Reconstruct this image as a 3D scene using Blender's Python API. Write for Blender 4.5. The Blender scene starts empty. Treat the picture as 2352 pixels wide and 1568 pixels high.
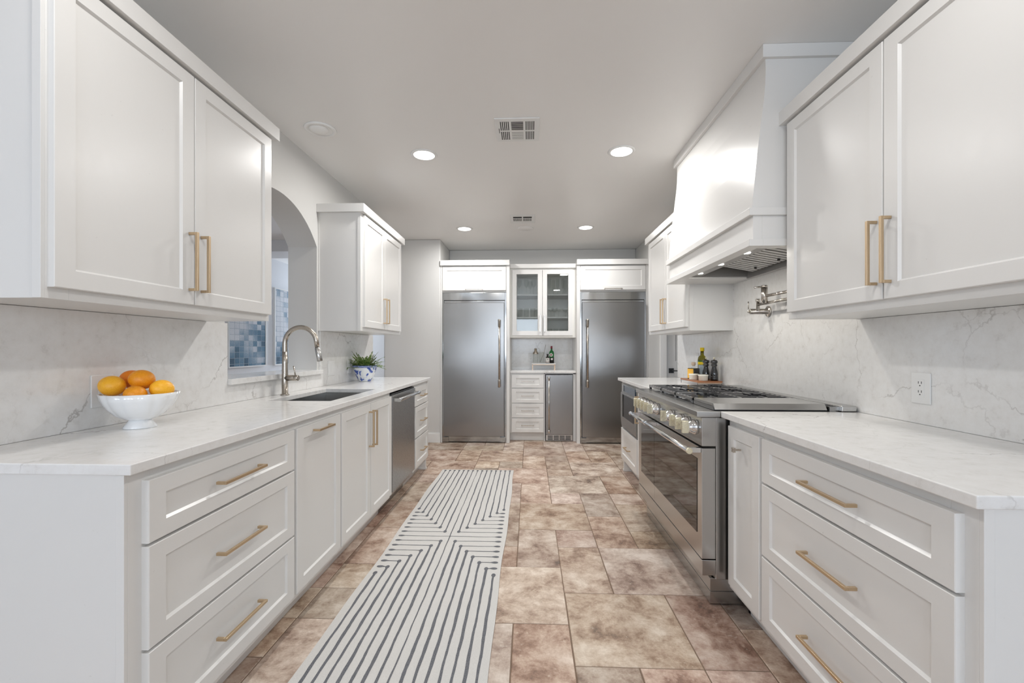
import bpy, math, random
from mathutils import Vector, Matrix
random.seed(7)
PI = math.pi
sc = bpy.context.scene
COL = sc.collection

# ------------------------------------------------------------------ camera
F = 1010.0                                   # focal length in pixels of a 2352 px wide frame
TH = math.atan(40.0 / F)                     # the camera is turned slightly to the left
S_, C_ = math.sin(TH), math.cos(TH)
CAMZ = 1.204
cam = bpy.data.cameras.new('camera'); cam.sensor_width = 36.0
cam.lens = F / 2352.0 * 36.0
cam.shift_y = 16.0 / 2352.0
cam.clip_start = 0.02
camo = bpy.data.objects.new('camera', cam); COL.objects.link(camo)
camo.location = (0, 0, CAMZ); camo.rotation_euler = (PI / 2, 0, TH)
sc.camera = camo

# ------------------------------------------------------------------ world, view, daylight
world = bpy.data.worlds.new('world'); sc.world = world; world.use_nodes = True
wb = world.node_tree.nodes['Background']
wb.inputs[0].default_value = (0.72, 0.84, 1.0, 1); wb.inputs[1].default_value = 0.9
vs = sc.view_settings
vs.view_transform = 'Standard'; vs.look = 'None'; vs.gamma = 1.0; vs.use_curve_mapping = False
vs.exposure = 0.24
sc.cycles.use_denoising = True
sc.cycles.max_bounces = 10; sc.cycles.diffuse_bounces = 6; sc.cycles.glossy_bounces = 8
sc.cycles.transmission_bounces = 8; sc.cycles.transparent_max_bounces = 48
sc.cycles.sample_clamp_indirect = 6.0
sc.cycles.caustics_reflective = False; sc.cycles.caustics_refractive = False
LAMP_W = 12.0           # each recessed lamp
WINDOW_W = 48.0        # daylight through each rear window
DINING_W = 48.0        # added unseen light standing in for daylight beyond the arch

def area_light(name, loc, rot, sx, sy, power, color, shape='RECTANGLE', parent=None, spread=PI):
    l = bpy.data.lights.new(name, 'AREA'); l.shape = shape; l.size = sx
    if shape in ('RECTANGLE', 'ELLIPSE'): l.size_y = sy
    l.energy = power; l.color = color; l.spread = spread
    o = bpy.data.objects.new(name, l); COL.objects.link(o)
    o.location = loc; o.rotation_euler = rot
    if parent: o.parent = parent
    return o
REAR_Y = -4.6
for wx in (-2.6, -0.2, 2.2):                                    # three rear windows behind the camera
    area_light('daylight', (wx, REAR_Y + 0.28, 1.64), (PI / 2 + 0.38, 0, 0), 1.5, 1.35, WINDOW_W, (0.78, 0.88, 1.0))
area_light('daylight', (-3.62, 8.94, 1.5), (-PI / 2, 0, 0), 0.62, 1.8, DINING_W, (0.76, 0.86, 1.0))  # added panel before the solid far wall, out of view, brightens the dining room

# ------------------------------------------------------------------ helpers
def Y(d, x=0.0):
    """room Y of a point at lens depth d (measured with a 1040 px focal length) and room X x"""
    return (d * F / 1040.0 + x * S_) / C_

class MB:
    def __init__(s): s.v = []; s.f = []; s.m = []; s.sm = []
    def add(s, vs_, fs, mi=0, smooth=False):
        n = len(s.v); s.v += [tuple(p) for p in vs_]
        for f in fs: s.f.append(tuple(i + n for i in f)); s.m.append(mi); s.sm.append(smooth)
    def box(s, x0, x1, y0, y1, z0, z1, mi=0):
        x0, x1 = sorted((x0, x1)); y0, y1 = sorted((y0, y1)); z0, z1 = sorted((z0, z1))
        s.add([(x0,y0,z0),(x1,y0,z0),(x1,y1,z0),(x0,y1,z0),(x0,y0,z1),(x1,y0,z1),(x1,y1,z1),(x0,y1,z1)],
              [(0,3,2,1),(4,5,6,7),(0,1,5,4),(1,2,6,5),(2,3,7,6),(3,0,4,7)], mi)
        return s
    def prism(s, poly, axis, t0, t1, mi=0, smooth=False):
        """poly: 2D points in the two other axes (in x,y,z order), extruded along axis from t0 to t1"""
        n = len(poly)
        def P(p, t):
            if axis == 'x': return (t, p[0], p[1])
            if axis == 'y': return (p[0], t, p[1])
            return (p[0], p[1], t)
        vs_ = [P(p, t0) for p in poly] + [P(p, t1) for p in poly]
        s.add(vs_, [tuple(range(n))[::-1], tuple(range(n, 2 * n))], mi)
        k = len(s.v) - 2 * n
        for i in range(n):
            j = (i + 1) % n
            s.f.append((k + i, k + j, k + n + j, k + n + i)); s.m.append(mi); s.sm.append(smooth)
        return s
    def lathe(s, prof, c=(0, 0, 0), n=32, mi=0, axis='z', flute=None):
        rings = []
        vs_ = []; fs = []
        for (r, z) in prof:
            for k in range(n):
                a = 2 * PI * k / n
                rr = r * (flute(a, z) if flute else 1)
                p = (rr * math.cos(a), rr * math.sin(a), z)
                if axis == 'x': p = (p[2], p[0], p[1])
                elif axis == 'y': p = (p[0], p[2], p[1])
                vs_.append((c[0] + p[0], c[1] + p[1], c[2] + p[2]))
        for i in range(len(prof) - 1):
            for k in range(n):
                k2 = (k + 1) % n
                fs.append((i * n + k, i * n + k2, (i + 1) * n + k2, (i + 1) * n + k))
        s.add(vs_, fs, mi, True)
        b = len(s.v) - len(vs_)
        if prof[0][0] > 1e-5: s.f.append(tuple(b + k for k in range(n))[::-1]); s.m.append(mi); s.sm.append(False)
        if prof[-1][0] > 1e-5:
            q = b + (len(prof) - 1) * n
            s.f.append(tuple(q + k for k in range(n))); s.m.append(mi); s.sm.append(False)
        return s
    def tube(s, pts, r, n=14, mi=0, caps=True):
        pts = [Vector(p) for p in pts]; R = r if isinstance(r, (list, tuple)) else [r] * len(pts)
        t = (pts[1] - pts[0]).normalized()
        u = t.orthogonal().normalized()
        vs_ = []; fs = []
        for i, p in enumerate(pts):
            if i == 0: tt = (pts[1] - pts[0])
            elif i == len(pts) - 1: tt = (pts[-1] - pts[-2])
            else: tt = (pts[i + 1] - pts[i]).normalized() + (pts[i] - pts[i - 1]).normalized()
            tt.normalize(); u = (u - tt * u.dot(tt)).normalized(); w = tt.cross(u)
            for k in range(n):
                a = 2 * PI * k / n
                vs_.append(p + (u * math.cos(a) + w * math.sin(a)) * R[i])
        for i in range(len(pts) - 1):
            for k in range(n):
                k2 = (k + 1) % n
                fs.append((i * n + k, i * n + k2, (i + 1) * n + k2, (i + 1) * n + k))
        s.add(vs_, fs, mi, True)
        if caps:
            b = len(s.v) - len(vs_)
            s.f.append(tuple(b + k for k in range(n))[::-1]); s.m.append(mi); s.sm.append(False)
            q = b + (len(pts) - 1) * n
            s.f.append(tuple(q + k for k in range(n))); s.m.append(mi); s.sm.append(False)
        return s
    def ball(s, c, rx, ry, rz, n=24, m=14, mi=0, mat=None, bump=None):
        vs_ = [(0, 0, -1)]
        for i in range(1, m):
            ph = PI * i / m - PI / 2
            for k in range(n):
                a = 2 * PI * k / n
                vs_.append((math.cos(ph) * math.cos(a), math.cos(ph) * math.sin(a), math.sin(ph)))
        vs_.append((0, 0, 1))
        fs = []
        for k in range(n): fs.append((0, 1 + (k + 1) % n, 1 + k))
        for i in range(m - 2):
            for k in range(n):
                k2 = (k + 1) % n; a = 1 + i * n
                fs.append((a + k, a + k2, a + n + k2, a + n + k))
        T = len(vs_) - 1; a = 1 + (m - 2) * n
        for k in range(n): fs.append((a + k, a + (k + 1) % n, T))
        out = []
        for p in vs_:
            q = Vector((p[0] * rx, p[1] * ry, p[2] * rz))
            if mat: q = mat @ q
            out.append((c[0] + q.x, c[1] + q.y, c[2] + q.z))
        s.add(out, fs, mi, True); return s
    def build(s, name, mats, parent=None, bevel=0.0, seg=2):
        off = Vector((0, 0, 0)); p = parent
        while p is not None: off += Vector(p.location); p = p.parent
        me = bpy.data.meshes.new(name)
        me.from_pydata([tuple(Vector(v) - off) for v in s.v], [], s.f)
        if not isinstance(mats, (list, tuple)): mats = [mats]
        for m in mats: me.materials.append(m)
        me.polygons.foreach_set('material_index', s.m)
        me.polygons.foreach_set('use_smooth', s.sm)
        me.update()
        o = bpy.data.objects.new(name, me); COL.objects.link(o)
        if parent: o.parent = parent
        if bevel > 0:
            b = o.modifiers.new('bevel', 'BEVEL'); b.width = bevel; b.segments = seg
            b.limit_method = 'ANGLE'; b.angle_limit = math.radians(40)
        return o

def thing(name, label, cat, loc=(0, 0, 0), group=None):
    o = bpy.data.objects.new(name, None); COL.objects.link(o); o.empty_display_size = 0.05
    o.location = loc; o['label'] = label; o['category'] = cat
    if group: o['group'] = group
    return o
def tag(o, label, cat, group=None, kind=None):
    o['label'] = label; o['category'] = cat
    if group: o['group'] = group
    if kind: o['kind'] = kind
    return o
def struct(o): o['kind'] = 'structure'; return o
KIDS = {}
def dup(root, loc, label=None, group=None, rotz=None):
    def cp(o, par):
        c = o.copy(); COL.objects.link(c)
        if par: c.parent = par
        for ch in list(o.children): cp(ch, c)
        return c
    r = cp(root, None); r.location = loc
    if label: r['label'] = label
    if group: r['group'] = group
    if rotz is not None: r.rotation_euler = (0, 0, rotz)
    return r

# ------------------------------------------------------------------ materials
def new_mat(name):
    m = bpy.data.materials.new(name); m.use_nodes = True
    return m, m.node_tree.nodes, m.node_tree.links, m.node_tree.nodes['Principled BSDF']
def simple(name, col, rough=0.5, metal=0.0, bump=0.0, bscale=200.0, spec=0.5, coat=0.0, stretch=None, var=0.0):
    m, N, L, b = new_mat(name)
    b.inputs['Base Color'].default_value = (*col, 1); b.inputs['Roughness'].default_value = rough
    b.inputs['Metallic'].default_value = metal; b.inputs['Specular IOR Level'].default_value = spec
    b.inputs['Coat Weight'].default_value = coat
    tc = N.new('ShaderNodeTexCoord'); mp = N.new('ShaderNodeMapping'); L.new(tc.outputs['Object'], mp.inputs[0])
    if stretch: mp.inputs['Scale'].default_value = stretch
    nz = N.new('ShaderNodeTexNoise'); nz.inputs['Scale'].default_value = bscale; nz.inputs['Detail'].default_value = 3
    L.new(mp.outputs[0], nz.inputs['Vector'])
    if bump > 0:
        bp = N.new('ShaderNodeBump'); bp.inputs['Strength'].default_value = bump; bp.inputs['Distance'].default_value = 0.002
        L.new(nz.outputs['Fac'], bp.inputs['Height']); L.new(bp.outputs[0], b.inputs['Normal'])
    v = N.new('ShaderNodeMapRange'); v.inputs['To Min'].default_value = max(0.02, rough - 0.05 - var); v.inputs['To Max'].default_value = rough + 0.05 + var
    L.new(nz.outputs['Fac'], v.inputs['Value']); L.new(v.outputs[0], b.inputs['Roughness'])
    return m
M = {}
M['paint'] = simple('white_cabinet_paint', (0.73, 0.722, 0.705), 0.30, bump=0.04, bscale=60, spec=0.45)
M['wall'] = simple('greige_wall_paint', (0.64, 0.635, 0.62), 0.6, bump=0.12, bscale=55, spec=0.3)
M['ceil'] = simple('ceiling_paint', (0.84, 0.83, 0.815), 0.34, bump=0.05, bscale=40, spec=0.35)
M['trim'] = simple('white_trim_paint', (0.78, 0.78, 0.77), 0.35)
M['steel'] = simple('brushed_steel', (0.52, 0.515, 0.505), 0.24, metal=1.0, bump=0.02, bscale=60, stretch=(1, 1, 25))
M['steelv'] = simple('steel_door', (0.31, 0.305, 0.30), 0.25, metal=1.0, bump=0.03, bscale=40, stretch=(1, 1, 40))
M['steel_trim'] = simple('polished_steel_trim', (0.42, 0.42, 0.415), 0.12, metal=1.0)
M['steel_dark'] = simple('dark_steel', (0.34, 0.335, 0.33), 0.28, metal=1.0, bump=0.02, bscale=60, stretch=(1, 1, 20))
M['chrome'] = simple('polished_chrome', (0.75, 0.75, 0.75), 0.10, metal=1.0)
M['nickel'] = simple('brushed_nickel', (0.50, 0.455, 0.40), 0.26, metal=1.0)
M['pnickel'] = simple('satin_nickel', (0.62, 0.58, 0.53), 0.2, metal=1.0)
M['brass'] = simple('champagne_brass', (0.56, 0.42, 0.27), 0.34, metal=0.85)
M['gold'] = simple('pale_gold_metal', (0.80, 0.74, 0.56), 0.28, metal=0.75)
M['black'] = simple('black_plastic', (0.012, 0.012, 0.013), 0.4)
M['iron'] = simple('cast_iron', (0.03, 0.03, 0.032), 0.22, spec=1.0, coat=1.0)
M['dark'] = simple('dark_void', (0.02, 0.02, 0.02), 0.8)
M['ovenglass'] = simple('black_oven_glass', (0.010, 0.008, 0.007), 0.0, spec=0.6)
M['bluescreen'] = simple('display_glass', (0.02, 0.05, 0.09), 0.05, spec=1.0, coat=1.0)
M['plastic'] = simple('white_plastic', (0.78, 0.78, 0.77), 0.35)
M['eyewhite'] = simple('white_enamel', (.88, .88, .87), 0.4)
M['porc'] = simple('white_porcelain', (0.80, 0.81, 0.82), 0.14, coat=0.6)
M['wood'] = simple('acacia_wood', (0.30, 0.12, 0.05), 0.4, bump=0.1, bscale=30, stretch=(1, 8, 1))
M['cork'] = simple('cork', (0.62, 0.48, 0.36), 0.8)
M['blackgloss'] = simple('black_lacquer', (0.008, 0.008, 0.009), 0.10, coat=0.8)
M['yellow'] = simple('yellow_cap', (0.85, 0.62, 0.01), 0.35)
M['amber'] = simple('amber_label', (0.85, 0.48, 0.07), 0.5, bump=0.1, bscale=90)
M['cream'] = simple('cream_ceramic', (0.78, 0.75, 0.66), 0.3)
M['labelw'] = simple('paper_label', (0.78, 0.76, 0.72), 0.6)
M['redcap'] = simple('dark_red_cap', (0.22, 0.01, 0.03), 0.35)
M['soil'] = simple('soil', (0.03, 0.022, 0.015), 0.95, bump=0.5, bscale=80)
M['marble'] = simple('pale_marble', (0.80, 0.79, 0.77), 0.3)
M['bronze'] = simple('antique_gold_legs', (0.50, 0.36, 0.26), 0.35, metal=0.8)

def emis(name, col, st):
    m, N, L, b = new_mat(name)
    b.inputs['Base Color'].default_value = (*col, 1)
    b.inputs['Emission Color'].default_value = (*col, 1); b.inputs['Emission Strength'].default_value = st
    return m
M['glow'] = emis('lamp_diffuser', (1.0, 0.97, 0.93), 6.0)
M['led'] = emis('hood_led', (1.0, 0.97, 0.9), 12.0)
M['skyglow'] = emis('window_daylight', (0.80, 0.90, 1.0), 1.3)

def glassmat(name, col=(1, 1, 1), rough=0.0):
    m, N, L, b = new_mat(name)
    b.inputs['Base Color'].default_value = (*col, 1); b.inputs['Roughness'].default_value = rough
    b.inputs['Transmission Weight'].default_value = 1.0; b.inputs['IOR'].default_value = 1.35
    return m
def thinglass(name, col, ior=1.45):
    m, N, L, b = new_mat(name); out = N['Material Output']
    tr = N.new('ShaderNodeBsdfTransparent'); tr.inputs[0].default_value = (*col, 1)
    gl = N.new('ShaderNodeBsdfGlossy'); gl.inputs['Roughness'].default_value = 0.03; gl.inputs[0].default_value = (0.95, 0.97, 0.96, 1)
    lw = N.new('ShaderNodeLayerWeight'); lw.inputs[0].default_value = 0.09
    mx = N.new('ShaderNodeMixShader'); L.new(lw.outputs['Facing'], mx.inputs[0]); L.new(tr.outputs[0], mx.inputs[1]); L.new(gl.outputs[0], mx.inputs[2])
    L.new(mx.outputs[0], out.inputs[0]); N.remove(b); return m
M['glass'] = thinglass('clear_glass', (0.97, 0.975, 0.97))
M['greenglass'] = glassmat('green_glass', (0.05, 0.35, 0.10), 0.05)
M['oliveglass'] = glassmat('olive_glass', (0.22, 0.20, 0.02), 0.05)
def panemat():
    m, N, L, b = new_mat('thin_pane'); out = N['Material Output']
    tr = N.new('ShaderNodeBsdfTransparent'); tr.inputs[0].default_value = (0.96, 0.97, 0.96, 1)
    gl = N.new('ShaderNodeBsdfGlossy'); gl.inputs['Roughness'].default_value = 0.015
    fr = N.new('ShaderNodeFresnel'); fr.inputs[0].default_value = 1.5
    mx = N.new('ShaderNodeMixShader'); L.new(fr.outputs[0], mx.inputs[0]); L.new(tr.outputs[0], mx.inputs[1]); L.new(gl.outputs[0], mx.inputs[2])
    L.new(mx.outputs[0], out.inputs[0]); N.remove(b); return m
M['pane'] = panemat()

def ramp(N, pts):
    r = N.new('ShaderNodeValToRGB'); e = r.color_ramp.elements
    while len(e) < len(pts): e.new(0.5)
    for i, (p, c) in enumerate(pts): e[i].position = p; e[i].color = (*c, 1)
    return r
def quartz():
    m, N, L, b = new_mat('veined_white_quartz')
    tc = N.new('ShaderNodeTexCoord')
    def layer(scale, width, warp, wscale, loc):
        mp = N.new('ShaderNodeMapping'); mp.inputs['Location'].default_value = loc; L.new(tc.outputs['Object'], mp.inputs[0])
        nz = N.new('ShaderNodeTexNoise'); nz.inputs['Scale'].default_value = wscale; nz.inputs['Detail'].default_value = 6; nz.inputs['Roughness'].default_value = 0.6
        L.new(mp.outputs[0], nz.inputs['Vector'])
        ml = N.new('ShaderNodeVectorMath'); ml.operation = 'SCALE'; ml.inputs['Scale'].default_value = warp
        L.new(nz.outputs['Color'], ml.inputs[0])
        ad = N.new('ShaderNodeVectorMath'); ad.operation = 'ADD'; L.new(mp.outputs[0], ad.inputs[0]); L.new(ml.outputs[0], ad.inputs[1])
        vo = N.new('ShaderNodeTexVoronoi'); vo.feature = 'DISTANCE_TO_EDGE'; vo.inputs['Scale'].default_value = scale
        L.new(ad.outputs[0], vo.inputs['Vector'])
        mr = N.new('ShaderNodeMapRange'); mr.inputs['From Min'].default_value = 0; mr.inputs['From Max'].default_value = width
        mr.inputs['To Min'].default_value = 1; mr.inputs['To Max'].default_value = 0
        L.new(vo.outputs['Distance'], mr.inputs['Value'])
        n2 = N.new('ShaderNodeTexNoise'); n2.inputs['Scale'].default_value = 3.2; n2.inputs['Detail'].default_value = 4; L.new(mp.outputs[0], n2.inputs['Vector'])
        mk = N.new('ShaderNodeMapRange'); mk.inputs['From Min'].default_value = 0.46; mk.inputs['From Max'].default_value = 0.64; L.new(n2.outputs['Fac'], mk.inputs['Value'])
        mu = N.new('ShaderNodeMath'); mu.operation = 'MULTIPLY'; L.new(mr.outputs[0], mu.inputs[0]); L.new(mk.outputs[0], mu.inputs[1])
        return mu
    a = layer(1.9, 0.008, 0.42, 2.4, (3.1, 0.4, 1.7)); c = layer(3.4, 0.010, 0.30, 3.5, (7.3, 2.2, 5.1))
    c2 = N.new('ShaderNodeMath'); c2.operation = 'MULTIPLY'; c2.inputs[1].default_value = 0.45; L.new(c.outputs[0], c2.inputs[0])
    mxm = N.new('ShaderNodeMath'); mxm.operation = 'MAXIMUM'; L.new(a.outputs[0], mxm.inputs[0]); L.new(c2.outputs[0], mxm.inputs[1])
    mot = N.new('ShaderNodeTexNoise'); mot.inputs['Scale'].default_value = 22; mot.inputs['Detail'].default_value = 8; mot.inputs['Roughness'].default_value = 0.7
    L.new(tc.outputs['Object'], mot.inputs['Vector'])
    br = ramp(N, [(0.30, (0.66, 0.645, 0.625)), (0.42, (0.755, 0.745, 0.73)), (0.6, (0.79, 0.785, 0.775))]); L.new(mot.outputs['Fac'], br.inputs[0])
    mx = N.new('ShaderNodeMix'); mx.data_type = 'RGBA'; L.new(mxm.outputs[0], mx.inputs['Factor'])
    L.new(br.outputs[0], mx.inputs['A']); mx.inputs['B'].default_value = (0.46, 0.44, 0.42, 1)
    L.new(mx.outputs['Result'], b.inputs['Base Color']); b.inputs['Roughness'].default_value = 0.16
    return m
M['quartz'] = quartz()

def tilemat():
    m, N, L, b = new_mat('travertine_look_tile')
    tc = N.new('ShaderNodeTexCoord'); at = N.new('ShaderNodeAttribute'); at.attribute_name = 'tile'
    sca = N.new('ShaderNodeVectorMath'); sca.operation = 'SCALE'; sca.inputs['Scale'].default_value = 17.0; L.new(at.outputs['Color'], sca.inputs[0])
    ad = N.new('ShaderNodeVectorMath'); ad.operation = 'ADD'; L.new(tc.outputs['Object'], ad.inputs[0]); L.new(sca.outputs[0], ad.inputs[1])
    n1 = N.new('ShaderNodeTexNoise'); n1.inputs['Scale'].default_value = 5.5; n1.inputs['Detail'].default_value = 11; n1.inputs['Roughness'].default_value = 0.74; n1.inputs['Distortion'].default_value = 0.15
    L.new(ad.outputs[0], n1.inputs['Vector'])
    r1 = ramp(N, [(0.33, (0.13, 0.085, 0.066)), (0.40, (0.26, 0.172, 0.130)), (0.47, (0.40, 0.295, 0.235)), (0.53, (0.50, 0.395, 0.325)), (0.64, (0.67, 0.580, 0.505))])
    L.new(n1.outputs['Fac'], r1.inputs[0])
    n2 = N.new('ShaderNodeTexNoise'); n2.inputs['Scale'].default_value = 45; n2.inputs['Detail'].default_value = 4; L.new(ad.outputs[0], n2.inputs['Vector'])
    sp = N.new('ShaderNodeMapRange'); sp.inputs['From Min'].default_value = 0.62; sp.inputs['From Max'].default_value = 0.74; sp.inputs['To Max'].default_value = 0.5
    L.new(n2.outputs['Fac'], sp.inputs['Value'])
    mx = N.new('ShaderNodeMix'); mx.data_type = 'RGBA'; L.new(sp.outputs[0], mx.inputs['Factor']); L.new(r1.outputs[0], mx.inputs['A']); mx.inputs['B'].default_value = (0.62, 0.54, 0.46, 1)
    sep = N.new('ShaderNodeSeparateColor'); L.new(at.outputs['Color'], sep.inputs[0])
    hs = N.new('ShaderNodeHueSaturation'); L.new(mx.outputs['Result'], hs.inputs['Color'])
    v = N.new('ShaderNodeMapRange'); v.inputs['To Min'].default_value = 0.84; v.inputs['To Max'].default_value = 1.22; L.new(sep.outputs[0], v.inputs['Value']); L.new(v.outputs[0], hs.inputs['Value'])
    sa = N.new('ShaderNodeMapRange'); sa.inputs['To Min'].default_value = 0.9; sa.inputs['To Max'].default_value = 1.2; L.new(sep.outputs[1], sa.inputs['Value']); L.new(sa.outputs[0], hs.inputs['Saturation'])
    hu = N.new('ShaderNodeMapRange'); hu.inputs['To Min'].default_value = 0.492; hu.inputs['To Max'].default_value = 0.515; L.new(sep.outputs[2], hu.inputs['Value']); L.new(hu.outputs[0], hs.inputs['Hue'])
    L.new(hs.outputs[0], b.inputs['Base Color'])
    ro = N.new('ShaderNodeMapRange'); ro.inputs['To Min'].default_value = 0.34; ro.inputs['To Max'].default_value = 0.62; L.new(n1.outputs['Fac'], ro.inputs['Value']); L.new(ro.outputs[0], b.inputs['Roughness'])
    bp = N.new('ShaderNodeBump'); bp.inputs['Strength'].default_value = 0.25; bp.inputs['Distance'].default_value = 0.003; L.new(n1.outputs['Fac'], bp.inputs['Height']); L.new(bp.outputs[0], b.inputs['Normal'])
    return m
M['tile'] = tilemat()
M['grout'] = simple('brown_grout', (0.20, 0.14, 0.10), 0.9)

def noisy(name, stops, scale, rough, detail=4, bump=0.0, coat=0.0, stretch=None, dist=0.0):
    m, N, L, b = new_mat(name); tc = N.new('ShaderNodeTexCoord'); mp = N.new('ShaderNodeMapping'); L.new(tc.outputs['Object'], mp.inputs[0])
    if stretch: mp.inputs['Scale'].default_value = stretch
    nz = N.new('ShaderNodeTexNoise'); nz.inputs['Scale'].default_value = scale; nz.inputs['Detail'].default_value = detail; nz.inputs['Distortion'].default_value = dist
    L.new(mp.outputs[0], nz.inputs['Vector']); r = ramp(N, stops); L.new(nz.outputs['Fac'], r.inputs[0]); L.new(r.outputs[0], b.inputs['Base Color'])
    b.inputs['Roughness'].default_value = rough; b.inputs['Coat Weight'].default_value = coat
    if bump:
        bp = N.new('ShaderNodeBump'); bp.inputs['Strength'].default_value = bump; bp.inputs['Distance'].default_value = 0.002
        L.new(nz.outputs['Fac'], bp.inputs['Height']); L.new(bp.outputs[0], b.inputs['Normal'])
    return m
M['orange'] = noisy('orange_peel', [(0.3, (0.80, 0.27, 0.005)), (0.7, (0.90, 0.36, 0.01))], 260, 0.42, 2, 0.25)
M['orange2'] = noisy('pale_orange_peel', [(0.3, (0.88, 0.40, 0.01)), (0.7, (0.95, 0.50, 0.03))], 260, 0.42, 2, 0.25)
M['orange3'] = noisy('deep_orange_peel', [(0.3, (0.74, 0.18, 0.003)), (0.7, (0.82, 0.24, 0.005))], 260, 0.42, 2, 0.25)
M['rug'] = noisy('cream_woven_rug', [(0.3, (0.59, 0.58, 0.56)), (0.7, (0.66, 0.65, 0.63))], 300, 0.95, 3, 0.5)
M['ink'] = noisy('charcoal_rug_yarn', [(0.35, (0.10, 0.105, 0.12)), (0.7, (0.20, 0.205, 0.22))], 260, 0.95, 3, 0.3)
M['delft'] = noisy('blue_and_white_porcelain', [(0.0, (0.03, 0.07, 0.34)), (0.41, (0.03, 0.07, 0.34)), (0.44, (0.30, 0.38, 0.62)), (0.47, (0.74, 0.76, 0.78)), (1.0, (0.76, 0.78, 0.80))], 13, 0.12, 5, 0, 0.8, dist=1.2)
M['delftrim'] = noisy('blue_rim_band', [(0.40, (0.06, 0.10, 0.36)), (0.6, (0.35, 0.42, 0.62))], 120, 0.15, 3, 0, 0.8)
M['leaf'] = noisy('fern_green', [(0.38, (0.06, 0.13, 0.025)), (0.62, (0.26, 0.38, 0.10))], 45, 0.5)
M['stem'] = simple('fern_stem', (0.20, 0.22, 0.05), 0.6)
M['ribbed'] = simple('shadow_grey_metal', (0.36, 0.35, 0.34), 0.4, metal=0.5)
M['baffle'] = simple('baffle_steel', (0.66, 0.65, 0.63), 0.35, metal=0.7)

def mosaic():
    m, N, L, b = new_mat('blue_mosaic_canvas'); tc = N.new('ShaderNodeTexCoord')
    sp = N.new('ShaderNodeSeparateXYZ'); L.new(tc.outputs['Object'], sp.inputs[0])
    def cell(sock, size):
        d = N.new('ShaderNodeMath'); d.operation = 'DIVIDE'; d.inputs[1].default_value = size; L.new(sock, d.inputs[0])
        fl = N.new('ShaderNodeMath'); fl.operation = 'FLOOR'; L.new(d.outputs[0], fl.inputs[0])
        fr = N.new('ShaderNodeMath'); fr.operation = 'FRACT'; L.new(d.outputs[0], fr.inputs[0]); return fl, fr
    fy, ry = cell(sp.outputs['Y'], 0.098); fz, rz = cell(sp.outputs['Z'], 0.080)
    cb = N.new('ShaderNodeCombineXYZ'); L.new(fy.outputs[0], cb.inputs[0]); L.new(fz.outputs[0], cb.inputs[1])
    wn = N.new('ShaderNodeTexWhiteNoise'); wn.noise_dimensions = '2D'; L.new(cb.outputs[0], wn.inputs['Vector'])
    n = N.new('ShaderNodeTexNoise'); n.inputs['Scale'].default_value = 2.2; L.new(cb.outputs[0], n.inputs['Vector'])
    big = N.new('ShaderNodeTexNoise'); big.inputs['Scale'].default_value = 1.3; L.new(tc.outputs['Object'], big.inputs['Vector'])
    g = N.new('ShaderNodeMapRange'); g.inputs['From Min'].default_value = -0.6; g.inputs['From Max'].default_value = 0.35; g.inputs['To Min'].default_value = -0.25; g.inputs['To Max'].default_value = 0.22
    L.new(sp.outputs['Z'], g.inputs['Value'])
    w2 = N.new('ShaderNodeMath'); w2.operation = 'MULTIPLY'; w2.inputs[1].default_value = 0.34; L.new(wn.outputs['Value'], w2.inputs[0])
    a1 = N.new('ShaderNodeMath'); a1.operation = 'ADD'; L.new(w2.outputs[0], a1.inputs[0]); L.new(g.outputs[0], a1.inputs[1])
    a2 = N.new('ShaderNodeMath'); a2.operation = 'ADD'; L.new(a1.outputs[0], a2.inputs[0]); L.new(big.outputs['Fac'], a2.inputs[1])
    r = ramp(N, [(0.30, (0.05, 0.11, 0.17)), (0.50, (0.11, 0.22, 0.32)), (0.66, (0.26, 0.36, 0.46)), (0.82, (0.66, 0.69, 0.73))]); L.new(a2.outputs[0], r.inputs[0])
    fine = N.new('ShaderNodeTexNoise'); fine.inputs['Scale'].default_value = 70; L.new(tc.outputs['Object'], fine.inputs['Vector'])
    mx = N.new('ShaderNodeMix'); mx.data_type = 'RGBA'; mx.blend_type = 'OVERLAY'; mx.inputs['Factor'].default_value = 0.5; L.new(r.outputs[0], mx.inputs['A']); L.new(fine.outputs['Fac'], mx.inputs['B'])
    mn = N.new('ShaderNodeMath'); mn.operation = 'MINIMUM'; L.new(ry.outputs[0], mn.inputs[0]); L.new(rz.outputs[0], mn.inputs[1])
    lt = N.new('ShaderNodeMath'); lt.operation = 'LESS_THAN'; lt.inputs[1].default_value = 0.06; L.new(mn.outputs[0], lt.inputs[0])
    m2 = N.new('ShaderNodeMix'); m2.data_type = 'RGBA'; L.new(lt.outputs[0], m2.inputs['Factor']); L.new(mx.outputs['Result'], m2.inputs['A']); m2.inputs['B'].default_value = (0.34, 0.40, 0.46, 1)
    L.new(m2.outputs['Result'], b.inputs['Base Color']); b.inputs['Roughness'].default_value = 0.18
    return m
M['mosaic'] = mosaic()

# ------------------------------------------------------------------ the room
CEIL = 2.60
XL, XR = -1.60, 1.515                  # faces of the long side walls
SPL, SPR = -1.585, 1.50                # faces of the stone splashes
Y_OPEN_L0, Y_OPEN_L1 = Y(2.38, -1.6), Y(3.41, -1.6)       # arched pass-through
Y_LW0 = 0.95
Y_LW1 = Y(4.59, -1.585)                # left wall ends, side passage begins
Y_STUB = Y(5.75, 0) + 0.0              # face of the wall stubs beside the fridges
Y_BACK = Y(6.40, 0)
NXL, NXR = -1.140, 1.490
WT = 0.22
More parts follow.
